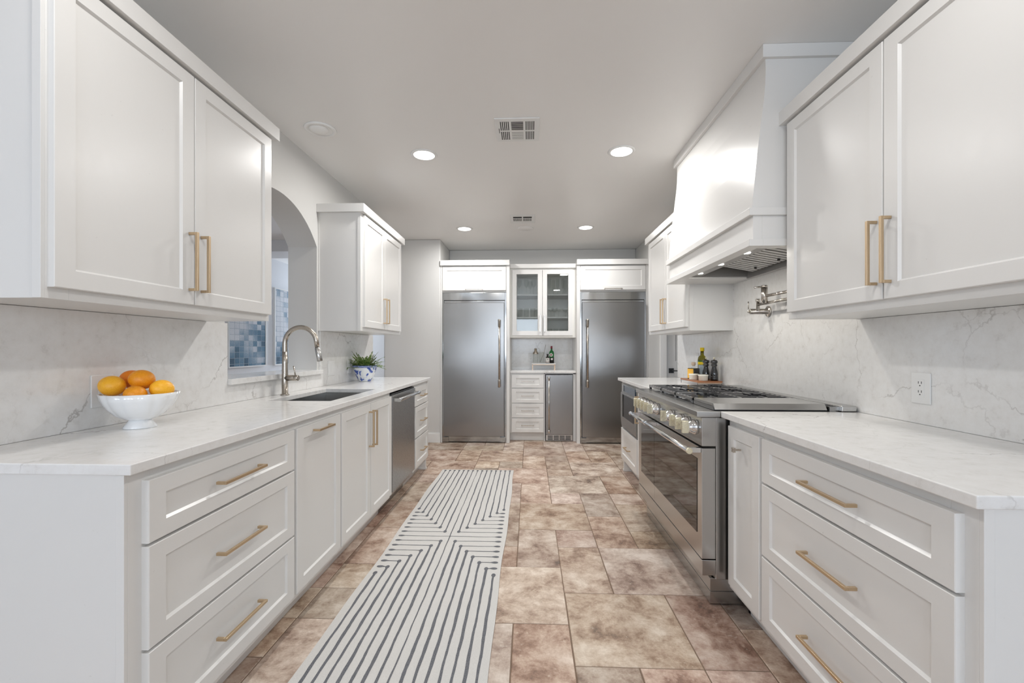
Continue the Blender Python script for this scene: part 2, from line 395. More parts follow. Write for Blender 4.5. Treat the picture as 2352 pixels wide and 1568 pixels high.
# floor: tiles laid in a modular pattern on a grid
GX0, GS, GY0, GT = -0.07, 0.2425, 2.177, 0.250
IX0, IX1, KY0, KY1 = -17, 15, -27, 29
cells = {}
tiles = []
def place(i, k, w, h):
    if any((a, b_) in cells for a in range(i, i + w) for b_ in range(k, k + h)): return False
    for a in range(i, i + w):
        for b_ in range(k, k + h): cells[(a, b_)] = 1
    tiles.append((i, k, w, h)); return True
fixed = [(0,-3,1,2),(-1,-1,2,2),(1,-2,2,2),(1,-4,1,2),(2,-4,1,2),(3,-3,1,1),(3,-2,1,2),(4,-1,1,2),(4,-3,1,2),(1,0,1,2),(2,0,2,2),(1,2,1,1),(0,1,1,2),
 (-1,1,1,1),(-1,2,1,2),(-1,4,1,1),(-1,5,1,2),(0,3,2,2),(2,2,1,2),(2,4,1,2),(3,2,1,1),(3,3,1,2),(3,5,1,1),(3,6,1,2),(0,5,1,2),(1,5,1,1),(1,6,2,2),
 (-1,7,2,2),(1,8,1,2),(2,8,2,2),(2,10,1,2),(2,12,1,2),(3,10,1,2),(3,12,2,2),(0,9,1,2),(0,11,2,2),(-1,9,1,1),(-2,10,2,2),
 (-4,-3,2,2),(-4,-1,2,1),(-4,0,2,1),(-4,1,2,2),(-4,3,2,2),(-4,5,2,2),(-4,7,2,1),(-5,-1,1,1),(-5,0,1,1),(-5,1,1,2)]
for t in fixed: place(*t)
rt = random.Random(3)
for k in range(KY0, KY1):
    for i in range(IX0, IX1):
        if (i, k) in cells: continue
        opts = [(2, 2), (1, 2), (1, 1), (2, 1)]; rt.shuffle(opts)
        if rt.random() < 0.5: opts.insert(0, (2, 2))
        for (w, h) in opts + [(1, 1)]:
            if i + w <= IX1 and k + h <= KY1 and place(i, k, w, h): break
mb = MB(); cols = []
g = 0.0016; c = 0.0025; zt = 0.0
for (i, k, w, h) in tiles:
    x0, x1 = GX0 + GS * i + g, GX0 + GS * (i + w) - g
    y0, y1 = GY0 + GT * k + g, GY0 + GT * (k + h) - g
    if x1 < -4.0 or x0 > 3.5 or y1 < -4.6 or y0 > 9: pass
    jit = [rt.uniform(-0.0012, 0.0012) for _ in range(4)]
    T = [(x0 + c, y0 + c, zt), (x1 - c, y0 + c, zt), (x1 - c, y1 - c, zt), (x0 + c, y1 - c, zt)]
    B = [(x0 + jit[0], y0 + jit[1], zt - 0.003), (x1 + jit[2], y0 + jit[1], zt - 0.003), (x1 + jit[2], y1 + jit[3], zt - 0.003), (x0 + jit[0], y1 + jit[3], zt - 0.003)]
    mb.add(T + B, [(0, 1, 2, 3), (4, 5, 1, 0), (5, 6, 2, 1), (6, 7, 3, 2), (7, 4, 0, 3)], 0)
    cols += [(rt.random(), rt.random(), rt.random(), 1.0)] * 8
fx0, fx1, fy0, fy1 = -4.2, 3.65, -4.65, 9.4
nt = len(mb.v)
mb.box(fx0, fx1, fy0, fy1, -0.10, -0.0022, 1)
cols += [(0.5, 0.5, 0.5, 1)] * 8
fl = mb.build('floor', [M['tile'], M['grout']]); struct(fl)
ca = fl.data.color_attributes.new('tile', 'FLOAT_COLOR', 'POINT')
for i_, cc in enumerate(cols): ca.data[i_].color = cc

struct(MB().box(fx0, fx1, fy0, fy1, CEIL, CEIL + 0.12).build('ceiling', M['ceil']))
# left wall with arched opening
cy = (Y_OPEN_L0 + Y_OPEN_L1) / 2; hs = (Y_OPEN_L1 - Y_OPEN_L0) / 2; zsp = 1.968; ztop = 2.21; rise = ztop - zsp
R = (hs * hs + rise * rise) / (2 * rise); ac = math.asin(hs / R)
arc = [(cy + R * math.sin(-ac + 2 * ac * t / 24), ztop - R + R * math.cos(-ac + 2 * ac * t / 24)) for t in range(25)]
mb = MB()
mb.box(XL - WT, XL, Y_LW0, Y_OPEN_L0, 0, CEIL)
mb.box(XL - WT, XL, Y_OPEN_L1, Y_LW1, 0, CEIL)
mb.box(XL - WT, XL, Y_OPEN_L0, Y_OPEN_L1, 0, 1.005)
poly = arc + [(Y_OPEN_L1, CEIL), (Y_OPEN_L0, CEIL)]
# strip the header into quads so the intrados stays clean
for j in range(24):
    a0, a1 = arc[j], arc[j + 1]
    mb.prism([a0, a1, (a1[0], CEIL), (a0[0], CEIL)], 'x', XL - WT, XL, 0)
mb.box(XL - WT, XL - .045, Y_LW1, Y_STUB, 2.25, CEIL)          # header over the left side passage
struct(mb.build('wall_left', M['wall']))
# back wall with its niche returns
mb = MB()
mb.box(-2.2 - 0.0, NXL, Y_STUB, Y_BACK + 0.2, 0, CEIL) if False else None
mb.box(XL - WT - 0.05, NXL, Y_STUB, Y_BACK + 0.15, 0, CEIL)
mb.box(NXL, NXR, Y_BACK, Y_BACK + 0.15, 0, CEIL)
mb.box(NXR, 1.72, Y_STUB, Y_BACK + 0.15, 0, CEIL)
mb.box(1.72, 2.53, Y_STUB, Y_BACK + 0.15, 2.05, CEIL)
mb.box(2.53, 3.6, Y_STUB, Y_BACK + 0.15, 0, CEIL)
struct(mb.build('wall_back', M['wall'], bevel=0.012, seg=3))
mb = MB()
Y_RW1 = Y(4.59, 1.5)
mb.box(XR, XR + 0.14, Y_LW0 - 0.2, Y_RW1, 0, CEIL)
mb.box(XR, XR + 0.14, Y_RW1, Y_STUB, 2.25, CEIL)
struct(mb.build('wall_right', M['wall']))
struct(MB().box(3.5, 3.65, REAR_Y, Y_BACK, 0, CEIL).build('wall_east', M['wall']))
# outer walls of the open plan space
mb = MB()
mb.box(-4.15, -4.0, REAR_Y - 0.05, 9.3, 0, CEIL)
struct(mb.build('wall_dining', simple('pale_dining_wall', (0.74, 0.76, 0.79), 0.6)))
mb = MB(); wins = [(-3.35, -1.85), (-0.95, 0.55), (1.45, 2.95)]; zs = (0.95, 2.35)
xs = [-4.0] + [v for w in wins for v in w] + [3.5]
for a in range(0, len(xs), 2): mb.box(xs[a], xs[a + 1], REAR_Y - 0.15, REAR_Y, 0, CEIL)
for (a, b_) in wins: mb.box(a, b_, REAR_Y - 0.15, REAR_Y, 0, zs[0]); mb.box(a, b_, REAR_Y - 0.15, REAR_Y, zs[1], CEIL)
struct(mb.build('wall_rear', M['wall']))
for n_, (a, b_) in enumerate(wins):
    mb = MB(); t = 0.05
    mb.box(a, b_, REAR_Y - 0.12, REAR_Y - 0.04, zs[0], zs[0] + t); mb.box(a, b_, REAR_Y - 0.12, REAR_Y - 0.04, zs[1] - t, zs[1])
    mb.box(a, a + t, REAR_Y - 0.12, REAR_Y - 0.04, zs[0], zs[1]); mb.box(b_ - t, b_, REAR_Y - 0.12, REAR_Y - 0.04, zs[0], zs[1])
    mb.box((a + b_) / 2 - .02, (a + b_) / 2 + .02, REAR_Y - 0.12, REAR_Y - 0.04, zs[0], zs[1])
    mb.box(a, b_, REAR_Y - 0.10, REAR_Y - 0.06, 1.63, 1.67)
    struct(mb.build('window_%d' % (n_ + 1), M['trim']))
mb = MB(); mb.box(-4.0, XL - WT, 9.0, 9.15, 0, CEIL)
mb.box(XL - WT - 0.05, XL - WT + 0.05, Y_BACK + 0.15, 9.15, 0, CEIL)
struct(mb.build('wall_far', M['wall']))
# soffit beam across the dining room ceiling
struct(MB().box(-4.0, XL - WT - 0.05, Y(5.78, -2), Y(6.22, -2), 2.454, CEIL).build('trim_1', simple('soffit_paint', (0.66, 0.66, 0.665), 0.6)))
# baseboards of the stub walls
mb = MB(); mb.box(XL - WT - 0.05, NXL, Y_STUB - 0.014, Y_STUB, 0, 0.115); mb.box(XL - WT - 0.05, NXL, Y_STUB - 0.009, Y_STUB, 0.115, 0.125)
struct(mb.build('baseboard_left', M['trim'], bevel=0.003))
mb = MB(); mb.box(NXR, 1.64, Y_STUB - 0.014, Y_STUB, 0, 0.12)
struct(mb.build('baseboard_right', M['trim'], bevel=0.003))
# passage door on the right with its casing
mb = MB()
mb.box(1.635, 1.718, Y_STUB - 0.018, Y_STUB, 0, 2.12); mb.box(2.53, 2.61, Y_STUB - 0.018, Y_STUB, 0, 2.12); mb.box(1.635, 2.61, Y_STUB - 0.018, Y_STUB, 2.05, 2.13)
struct(mb.build('trim_2', M['trim'], bevel=0.003))

# --------------------------------------------------------------- cabinet fronts
class Fr:
    """a = along the face, z = up, o = outwards from the reference plane"""
    def __init__(s, side, ref): s.side = side; s.ref = ref
    def p(s, a, z, o):
        if s.side == 'L': return (s.ref + o, a, z)
        if s.side == 'R': return (s.ref - o, a, z)
        return (a, s.ref - o, z)
    def box(s, mb, a0, a1, z0, z1, o0, o1, mi=0):
        p, q = s.p(a0, z0, o0), s.p(a1, z1, o1)
        mb.box(p[0], q[0], p[1], q[1], p[2], q[2], mi)
def shaker(mb, fr, a0, a1, z0, z1, o0=0.0, o1=0.020, st=0.055, rl=0.05, dep=0.008, sl=0.006, hole=False):
    a0, a1 = min(a0, a1), max(a0, a1)
    O = [(a0, z0), (a1, z0), (a1, z1), (a0, z1)]
    I = [(a0 + st, z0 + rl), (a1 - st, z0 + rl), (a1 - st, z1 - rl), (a0 + st, z1 - rl)]
    J = [(a0 + st + sl, z0 + rl + sl), (a1 - st - sl, z0 + rl + sl), (a1 - st - sl, z1 - rl - sl), (a0 + st + sl, z1 - rl - sl)]
    ch = 0.0018
    E = [(a0 + ch, z0 + ch), (a1 - ch, z0 + ch), (a1 - ch, z1 - ch), (a0 + ch, z1 - ch)]
    inner = (o0 if hole else o1 - dep)
    rings = [[fr.p(a, z, o0) for a, z in O], [fr.p(a, z, o1 - ch) for a, z in O], [fr.p(a, z, o1) for a, z in E],
             [fr.p(a, z, o1) for a, z in I], [fr.p(a, z, o1 - dep if not hole else o1 - dep) for a, z in J]]
    if hole: rings.append([fr.p(a, z, o0) for a, z in J])
    vs_ = [p for r_ in rings for p in r_]; fs = []
    for r_ in range(len(rings) - 1):
        for k in range(4):
            k2 = (k + 1) % 4; fs.append((r_ * 4 + k, r_ * 4 + k2, r_ * 4 + 4 + k2, r_ * 4 + 4 + k))
    if hole: q = (len(rings) - 1) * 4; [fs.append((q + k, q + (k + 1) % 4, (k + 1) % 4, k)) for k in range(4)]
    else:
        q = (len(rings) - 1) * 4; fs.append((q, q + 1, q + 2, q + 3)); fs.append((3, 2, 1, 0))
    if fr.side == 'L': fs = [tuple(f) for f in fs]
    mb.add(vs_, fs)
    return (J[0], J[2])
def barhandle(mb, fr, ac, zc, length, vertical, o0=0.020, out=0.034, w=0.0095):
    h = length / 2
    if vertical:
        fr.box(mb, ac - w / 2, ac + w / 2, zc - h, zc + h, o0 + out - w, o0 + out)
        for s in (-1, 1): fr.box(mb, ac - w / 2, ac + w / 2, zc + s * (h - w / 2) - w / 2, zc + s * (h - w / 2) + w / 2, o0, o0 + out - w)
    else:
        fr.box(mb, ac - h, ac + h, zc - w / 2, zc + w / 2, o0 + out - w, o0 + out)
        for s in (-1, 1): fr.box(mb, ac + s * (h - w / 2) - w / 2, ac + s * (h - w / 2) + w / 2, zc - w / 2, zc + w / 2, o0, o0 + out - w)
def fixn(o):
    import bmesh
    bm = bmesh.new(); bm.from_mesh(o.data); bmesh.ops.recalc_face_normals(bm, faces=bm.faces); bm.to_mesh(o.data); bm.free(); return o
def add_front(parent, fr, kind, a0, a1, z0, z1, handle=None, hl=0.223, mat='brass', **kw):
    """kind 'door' or 'drawer'; handle=(a, z, vertical)"""
    mb = MB(); shaker(mb, fr, a0, a1, z0, z1, **kw)
    o = fixn(mb.build(kind, M['paint'], parent))
    if handle:
        mb = MB(); barhandle(mb, fr, handle[0], handle[1], hl, handle[2])
        h = fixn(mb.build('handle', M[mat], o, bevel=0.0008)); h['label'] = 'slim square brass bar handle' if mat == 'brass' else 'slim square satin nickel bar handle'
    return o
def carcass(parent, fr, a0, a1, z0, z1, depth, toe=True, top=False, openings=None, end0=False, end1=False, fs=0.06, rt_=0.05, rb=0.05, side_to_floor=(False, False)):
    """open box made of panels with a face frame"""
    t = 0.018; mb = MB()
    fr.box(mb, a0, a0 + t, z0, z1, -depth, -0.019); fr.box(mb, a1 - t, a1, z0, z1, -depth, -0.019)
    fr.box(mb, a0 + t, a1 - t, z0 + .001, z0 + t, -depth, -0.019); fr.box(mb, a0 + t, a1 - t, z0 + t, z1, -depth, -depth + 0.008)
    if top: fr.box(mb, a0 + t, a1 - t, z1 - t, z1, -depth, -0.019)
    o = fixn(mb.build('carcass', M['paint'], parent))
    mb = MB()
    fr.box(mb, a0, a0 + fs, z0, z1, -0.019, 0); fr.box(mb, a1 - fs, a1, z0, z1, -0.019, 0)
    fr.box(mb, a0 + fs, a1 - fs, z0, z0 + rb, -0.019, 0); fr.box(mb, a0 + fs, a1 - fs, z1 - rt_, z1, -0.019, 0)
    for zz in (openings or []): fr.box(mb, a0 + fs, a1 - fs, zz - 0.012, zz + 0.012, -0.019, 0)
    ff = fixn(mb.build('face_frame', M['paint'], parent, bevel=0.0008))
    if toe:
        mb = MB(); fr.box(mb, a0, a1, 0, z0, -0.10, -0.085)
        for e, aa in ((side_to_floor[0], (a0, a0 + t)), (side_to_floor[1], (a1 - t, a1))):
            if e: fr.box(mb, aa[0], aa[1], 0, z0, -depth, -0.085)
        fixn(mb.build('toe_kick', M['paint'], parent))
    return o
ZB0, ZB1 = 0.115, 0.884
D3 = [(0.690, 0.857), (0.410, 0.682), (0.145, 0.402)]
LF, RF = -1.02, 0.915
DL, DR = 0.545, 0.565          # cabinet depths behind the frame
fl_, fr_ = Fr('L', LF), Fr('R', RF)
def ydr(d, x): return Y(d, x)
# left run -----------------------------------------------------------------
yA = Y(1.15, LF); yB = Y(1.941, LF); yC = Y(2.411, LF); yD = Y(3.305, LF); yE = Y(3.955, LF); yF = Y(4.535, LF)
def drawer_bank(fr, y0, y1, fy0, fy1, label, loc, hl=0.223, group=None, mat='brass', hoff=0.0, stf=(False, False)):
    t = thing('base_cabinet', label, 'cabinet', loc, group)
    carcass(t, fr, y0, y1, ZB0, ZB1, DL if fr.side == 'L' else DR, openings=[0.686, 0.406], side_to_floor=stf)
    for (z0, z1) in D3:
        add_front(t, fr, 'drawer', fy0, fy1, z0, z1, ((fy0 + fy1) / 2 + hoff, (z0 + z1) / 2, False), hl=hl, mat=mat, rl=0.046)
    return t
t = drawer_bank(fl_, yA, yB, Y(1.191, -1), Y(1.93, -1), 'white three-drawer base cabinet at the near end of the sink counter', (-1.3, (yA + yB) / 2, 0), stf=(True, False))
mb = MB(); fl_.box(mb, yA - 0.006, yA, 0, ZB1, -DL, -0.022); fl_.box(mb, yA - 0.010, yA, 0, ZB1, -0.022, 0)
fixn(mb.build('end_panel', M['paint'], t, bevel=0.001))
t = thing('base_cabinet', 'white pull-out base cabinet with a horizontal handle at the top of its single door', 'cabinet', (-1.3, (yB + yC) / 2, 0))
carcass(t, fl_, yB, yC, ZB0, ZB1, DL)
add_front(t, fl_, 'door', Y(1.951, -1), Y(2.400, -1), 0.145, 0.857, (Y(2.178, -1), 0.826, False), hl=0.163)
t = thing('base_cabinet', 'white two-door base cabinet under the sink with paired vertical handles', 'cabinet', (-1.3, (yC + yD) / 2, 0))
carcass(t, fl_, yC, yD, ZB0, ZB1, DL)
add_front(t, fl_, 'door', Y(2.418, -1), Y(2.855, -1), 0.145, 0.857, (Y(2.828, -1), 0.70, True))
add_front(t, fl_, 'door', Y(2.861, -1), Y(3.290, -1), 0.145, 0.857, (Y(2.890, -1), 0.70, True))
t = drawer_bank(fl_, yE, yF, Y(3.985, -1), Y(4.475, -1), 'white three-drawer base cabinet between the dishwasher and the far end of the counter', (-1.3, (yE + yF) / 2, 0), hl=0.163, stf=(False, False))
mb = MB(); fl_.box(mb, yF - 0.03, yF, 0, ZB0, -0.10, -0.012); fl_.box(mb, yF - 0.034, yF + 0.004, 0, 0.02, -0.10, -0.006)
fl_.box(mb, yF - 0.018, yF, 0, ZB0, -DL, -0.10)
fixn(mb.build('foot', M['paint'], t, bevel=0.002))

# dishwasher
t = thing('dishwasher', 'stainless steel dishwasher with a round bar handle built in under the sink counter', 'dishwasher', (-1.3, (yD + yE) / 2, 0))
y0, y1 = yD + 0.006, yE - 0.006
mb = MB(); mb.box(-1.56, -1.045, y0, y1, 0.09, 0.868); fixn(mb.build('tub', M['steel_dark'], t))
mb = MB(); mb.box(-1.045, -1.0, y0, y1, 0.152, 0.862); mb.box(-1.045, -0.985, y0 + 0.004, y1 - 0.004, 0.80, 0.862) if False else None
dd = fixn(mb.build('door', M['steel_dark'], t, bevel=0.003))
mb = MB(); mb.box(-1.045, -1.006, y0, y1, 0.864, 0.873); fixn(mb.build('control_strip', M['black'], t))
mb = MB(); xh = -0.955
mb.tube([(xh, y0 + 0.02, 0.825), (xh, y1 - 0.02, 0.825)], 0.0125, 20)
for yy in (y0 + 0.015, y1 - 0.045): mb.lathe([(0.0155, 0), (0.0155, 0.03)], (xh, yy, 0.825), 20, axis='y')
for yy in (y0 + 0.03, y1 - 0.03): mb.box(-1.0, xh, yy - 0.012, yy + 0.012, 0.813, 0.837)
fixn(mb.build('handle', M['steel'], dd, bevel=0.001))
mb = MB(); mb.box(-1.12, -1.105, y0, y1, 0.0, 0.095); fixn(mb.build('kick_plate', M['steel_dark'], t))

# left countertop with the sink cut-out
CX0, CX1 = -0.995, SPL
cy0, cy1 = Y(1.13, -1), Y(4.565, -1)
sy0, sy1 = Y(2.51, -1.3), Y(3.26, -1.3); sx0, sx1 = -1.10, -1.468
mb = MB(); z0, z1 = 0.886, 0.914
mb.box(CX1, CX0, cy0, sy0, z0, z1); mb.box(CX1, CX0, sy1, cy1, z0, z1)
mb.box(CX1, sx1, sy0, sy1, z0, z1); mb.box(sx0, CX0, sy0, sy1, z0, z1)
def weld(o):
    import bmesh
    bm = bmesh.new(); bm.from_mesh(o.data); bmesh.ops.remove_doubles(bm, verts=bm.verts, dist=1e-5)
    kill = {}
    for f in bm.faces: kill.setdefault(tuple(sorted(v.index for v in f.verts)), []).append(f)
    dead = [f for fs in kill.values() if len(fs) > 1 for f in fs]
    if dead: bmesh.ops.delete(bm, geom=dead, context='FACES')
    bmesh.ops.recalc_face_normals(bm, faces=bm.faces); bm.to_mesh(o.data); bm.free(); return o
# cut-out slab as one clean ring
def ring_slab(x0, x1, y0, y1, hx0, hx1, hy0, hy1, z0, z1):
    O = [(x0, y0), (x1, y0), (x1, y1), (x0, y1)]; H = [(hx0, hy0), (hx1, hy0), (hx1, hy1), (hx0, hy1)]
    m_ = MB(); vs_ = [(a, b_, z) for z in (z0, z1) for L_ in (O, H) for a, b_ in L_]; fs = []
    for k in range(4):
        k2 = (k + 1) % 4
        fs += [(8 + k, 8 + k2, 12 + k2, 12 + k), (k2, k, 4 + k, 4 + k2), (k, k2, 8 + k2, 8 + k), (4 + k2, 4 + k, 12 + k, 12 + k2)]
    m_.add(vs_, fs); return m_
o = fixn(ring_slab(CX1, CX0, cy0, cy1, sx1, sx0, sy0, sy1, z0, z1).build('countertop', M['quartz'], None, bevel=0.003, seg=3))
tag(o, 'long white veined quartz countertop with an undermount sink cut into it', 'countertop')
# sink
t = thing('kitchen_sink', 'undermount stainless steel sink set in the left counter in front of the faucet', 'sink', ((sx0 + sx1) / 2, (sy0 + sy1) / 2, 0.66))
mb = MB(); e = 0.006; zb = 0.665
X0, X1, Y0, Y1 = sx1 - e, sx0 + e, sy0 - e, sy1 + e
mb.box(X0, X1, Y0, Y0 + .004, zb, 0.885); mb.box(X0, X1, Y1 - .004, Y1, zb, 0.885); mb.box(X0, X0 + .004, Y0, Y1, zb, 0.885); mb.box(X1 - .004, X1, Y0, Y1, zb, 0.885); mb.box(X0, X1, Y0, Y1, zb - .004, zb)
fixn(mb.build('basin', M['steel'], t))
MB().lathe([(0.0, 0.0), (0.045, 0.0), (0.05, 0.004), (0.0, 0.006)], ((sx0 + sx1) / 2 - .05, (sy0 + sy1) / 2, zb), 24).build('drain', M['chrome'], t)
# faucet
fx, fy = -1.527, Y(2.83, -1.527)
t = thing('faucet', 'brushed nickel gooseneck pull-down faucet standing behind the sink', 'faucet', (fx, fy, 0.914))
mb = MB(); mb.lathe([(0.0255, 0), (0.0255, 0.005), (0.0185, 0.007), (0.0182, 0.10), (0.0168, 0.20), (0.0155, 0.27)], (fx, fy, 0.914), 28)
pts = [(fx, fy, 0.914 + .21), (fx, fy, 1.18), (fx, fy, 1.235)]; ra = 0.101
for k in range(1, 19): a = PI - k * (PI * 0.93) / 18; pts.append((fx + ra + ra * math.cos(a), fy, 1.235 + ra * math.sin(a)))
pts.append((pts[-1][0] + 0.006, fy, pts[-1][2] - 0.045))
mb.tube(pts, [.0155] * 3 + [.0142] * (len(pts) - 3), 20)
fixn(mb.build('spout', M['nickel'], t))
e_ = Vector(pts[-1]); dr = Vector((0.020, 0, -0.1)).normalized()
mb = MB(); mb.tube([e_, e_ + dr * .004, e_ + dr * .006, e_ + dr * .088, e_ + dr * .09], [0.0125, .0125, .0155, .0165, .0145], 20); mb.box(e_.x + .012, e_.x + .021, fy - .006, fy + .006, e_.z - .055, e_.z - .025)
h = fixn(mb.build('spray_head', M['steel'], t)); h['label'] = 'silver spray head'
mb = MB(); mb.lathe([(0.0175, 0.0), (0.0175, 0.052), (0.0165, .054), (.0175, .056), (0.0175, 0.078), (0.015, 0.081)], (fx + 0.006, fy, 1.020), 22, axis='x')
mb.tube([(fx + 0.068, fy, 1.030), (fx + 0.055, fy, 1.095)], 0.0042, 12)
fixn(mb.build('lever', M['nickel'], t))

# left splash, one slab cut around the pass-through, plus the sill ledge
mb = MB(); zt_ = 1.3365
y0 = Y(1.0, -1.58)
prof = [(y0, 0.9145), (cy1 - 0.0, 0.9145), (cy1, zt_), (Y_OPEN_L1 + 0.03, zt_), (Y_OPEN_L1 + 0.03, 1.012), (Y_OPEN_L0 - 0.0, 1.012), (Y_OPEN_L0, zt_), (y0, zt_)]
XQ = XL + .001
mb.box(XQ, SPL, y0, Y_OPEN_L0, 0.9145, zt_); mb.box(XQ, SPL, Y_OPEN_L0, Y_OPEN_L1 + .03, 0.9145, 1.012); mb.box(XQ, SPL, Y_OPEN_L1 + .03, Y(4.59, SPL), 0.9145, zt_)
o = mb.build('backsplash', M['quartz']); tag(o, 'veined white quartz backsplash behind the sink counter, cut out around the arched pass-through', 'backsplash')
mb = MB(); mb.box(XL - WT - 0.03, SPL + 0.022, Y_OPEN_L0 + 0.001, Y_OPEN_L1 + 0.03, 1.0125, 1.043)
o = mb.build('window_sill_ledge', M['quartz'], bevel=0.002); tag(o, 'white quartz ledge on the bottom of the arched pass-through', 'ledge')

# left wall cabinets -------------------------------------------------------------
ULF = -1.273
ZU0, ZU1 = 1.337, 2.235
def wall_cab(fr, y0, y1, splits, hands, label, depth, crown_out=0.035, near=True, far=True, group=None, mat='brass'):
    x = fr.ref
    t = thing('wall_cabinet', label, 'cabinet', ((x + (XL if fr.side == 'L' else XR)) / 2, (y0 + y1) / 2, ZU0), group)
    carcass(t, fr, y0, y1, ZU0, ZU1, depth, toe=False, top=True)
    mb = MB()
    if near: fr.box(mb, y0 - 0.006, y0, ZU0, ZU1, -depth, -0.022); fr.box(mb, y0 - 0.010, y0, ZU0, ZU1, -0.024, 0); fr.box(mb, y0 - 0.010, y0, ZU0, ZU1, -depth, -depth + 0.012)
    if near: fixn(mb.build('end_panel', M['paint'], t, bevel=0.0008))
    for (a0, a1, ha) in zip(splits[0::2], splits[1::2], hands):
        add_front(t, fr, 'door', a0, a1, 1.367, 2.220, (ha, 1.524, True), hl=0.216, mat=mat)
    mb = MB(); e0 = crown_out if near else 0; e1 = crown_out if far else 0
    # crown: flat board wrapped round the cabinet, mitred
    fr.box(mb, y0 - e0, y1 + e1, 2.230, 2.292, -depth, crown_out)
    fixn(mb.build('crown', M['paint'], t, bevel=0.0012))
    return t
fu = Fr('L', ULF)
wall_cab(fu, Y(1.19, ULF), Y(2.213, ULF), [Y(1.195, -1.252), Y(1.695, -1.252), Y(1.700, -1.252), Y(2.203, -1.252)], [Y(1.670, -1.25), Y(1.731, -1.25)],
         'large white two-door wall cabinet nearest on the sink side, brass bar handles', -XL + ULF)
wall_cab(fu, Y(3.425, ULF), Y(4.47, ULF), [Y(3.455, -1.252), Y(3.928, -1.252), Y(3.933, -1.252), Y(4.43, -1.252)], [Y(3.895, -1.25), Y(3.966, -1.25)],
         'white two-door wall cabinet beyond the arch, above the potted fern', -XL + ULF)

# right run ----------------------------------------------------------------
rA = Y(0.922, RF); rB = Y(1.759, RF); rC = Y(2.070, RF); rD = Y(3.315, RF); rE = Y(3.76, RF); rF = Y(4.47, RF)
t = drawer_bank(fr_, rA, rB, Y(0.953, .895), Y(1.748, .895), 'white three-drawer base cabinet at the near end of the range counter', (1.2, (rA + rB) / 2, 0), stf=(True, False))
mb = MB(); fr_.box(mb, rA - 0.006, rA, 0, ZB1, -DR, -0.022); fr_.box(mb, rA - 0.010, rA, 0, ZB1, -0.022, 0)
fixn(mb.build('end_panel', M['paint'], t, bevel=0.001))
t = thing('base_cabinet', 'narrow white base cabinet with a small square knob beside the range', 'cabinet', (1.2, (rB + rC) / 2, 0))
carcass(t, fr_, rB, rC, ZB0, ZB1, DR, side_to_floor=(False, True))
dd = add_front(t, fr_, 'door', Y(1.768, .895), Y(2.043, .895), 0.145, 0.857)
mb = MB(); yk = Y(1.918, .89); mb.box(.869, .895, yk - .004, yk + .004, .770, .778); mb.box(.859, .869, yk - .010, yk + .010, .764, .784)
fixn(mb.build('knob', M['nickel'], dd, bevel=0.001))
t = thing('base_cabinet', 'narrow white base cabinet squeezed between the range and the built-in microwave', 'cabinet', (1.2, (rD + rE) / 2, 0))
carcass(t, fr_, rD, rE, ZB0, ZB1, DR); add_front(t, fr_, 'door', rD + .02, rE - .02, .145, .857, (rE - .05, .70, True))
t = thing('base_cabinet', 'white base cabinet holding the microwave above one drawer at the far end of the counter', 'cabinet', (1.2, (rE + rF) / 2, 0))
carcass(t, fr_, rE, rF, ZB0, ZB1, DR, openings=[0.445])
m0, m1 = Y(3.80, .9), Y(4.40, .9)
add_front(t, fr_, 'drawer', Y(3.79, .895), Y(4.425, .895), 0.145, 0.437, ((m0 + m1) / 2, .29, False), hl=.163)
mb = MB(); fr_.box(mb, rF - 0.03, rF, 0, ZB0, -0.10, -0.012); fr_.box(mb, rF - 0.034, rF + 0.004, 0, 0.02, -0.10, -0.006)
fixn(mb.build('foot', M['paint'], t, bevel=0.002))
# microwave drawer
t = thing('microwave', 'built-in stainless microwave drawer with dark glass set in the far right cabinet', 'microwave', (0.93, (m0 + m1) / 2, .45))
mb = MB(); mb.box(.896, .9145, m0, m1, .450, .868); fixn(mb.build('housing', M['steel_trim'], t, bevel=.001))
mb = MB(); mb.box(.890, .896, m0 + .02, m1 - .06, .800, .856); fixn(mb.build('control_panel', M['bluescreen'], t))
mb = MB(); mb.prism([(.886, .545), (.886, .785), (.896, .785), (.896, .46), (.893, .46)], 'y', m0 + .004, m1 - .004); dd = fixn(mb.build('door', M['steel'], t, bevel=.001))
mb = MB(); mb.box(.884, .887, m0 + .05, m1 - .06, .56, .77); fixn(mb.build('window', M['ovenglass'], dd))
# right countertops
def slab(x0, x1, y0, y1, label):
    o = MB().box(x0, x1, y0, y1, .886, .914).build('countertop', M['quartz'], bevel=.003, seg=3); tag(o, label, 'countertop'); return o
slab(.882, SPR, Y(.893, .88), Y(2.088, .88), 'white quartz countertop over the drawers nearest on the range side')
slab(.882, SPR, Y(3.315, .88), Y(4.525, .88), 'white quartz countertop beyond the range, carrying the oil and pepper mills')
# right splash
mb = MB(); mb.box(SPR, XR - .001, Y_LW0 - .1, Y(2.075, 1.5), .9145, 1.3365); mb.box(SPR, XR - .001, Y(2.075, 1.5), Y(3.36, 1.5), .9145, 1.6765); mb.box(SPR, XR - .001, Y(3.36, 1.5), Y(4.59, 1.5), .9145, 1.3365)
o = mb.build('backsplash', M['quartz']); tag(o, 'veined white quartz backsplash rising behind the range up to the hood', 'backsplash')
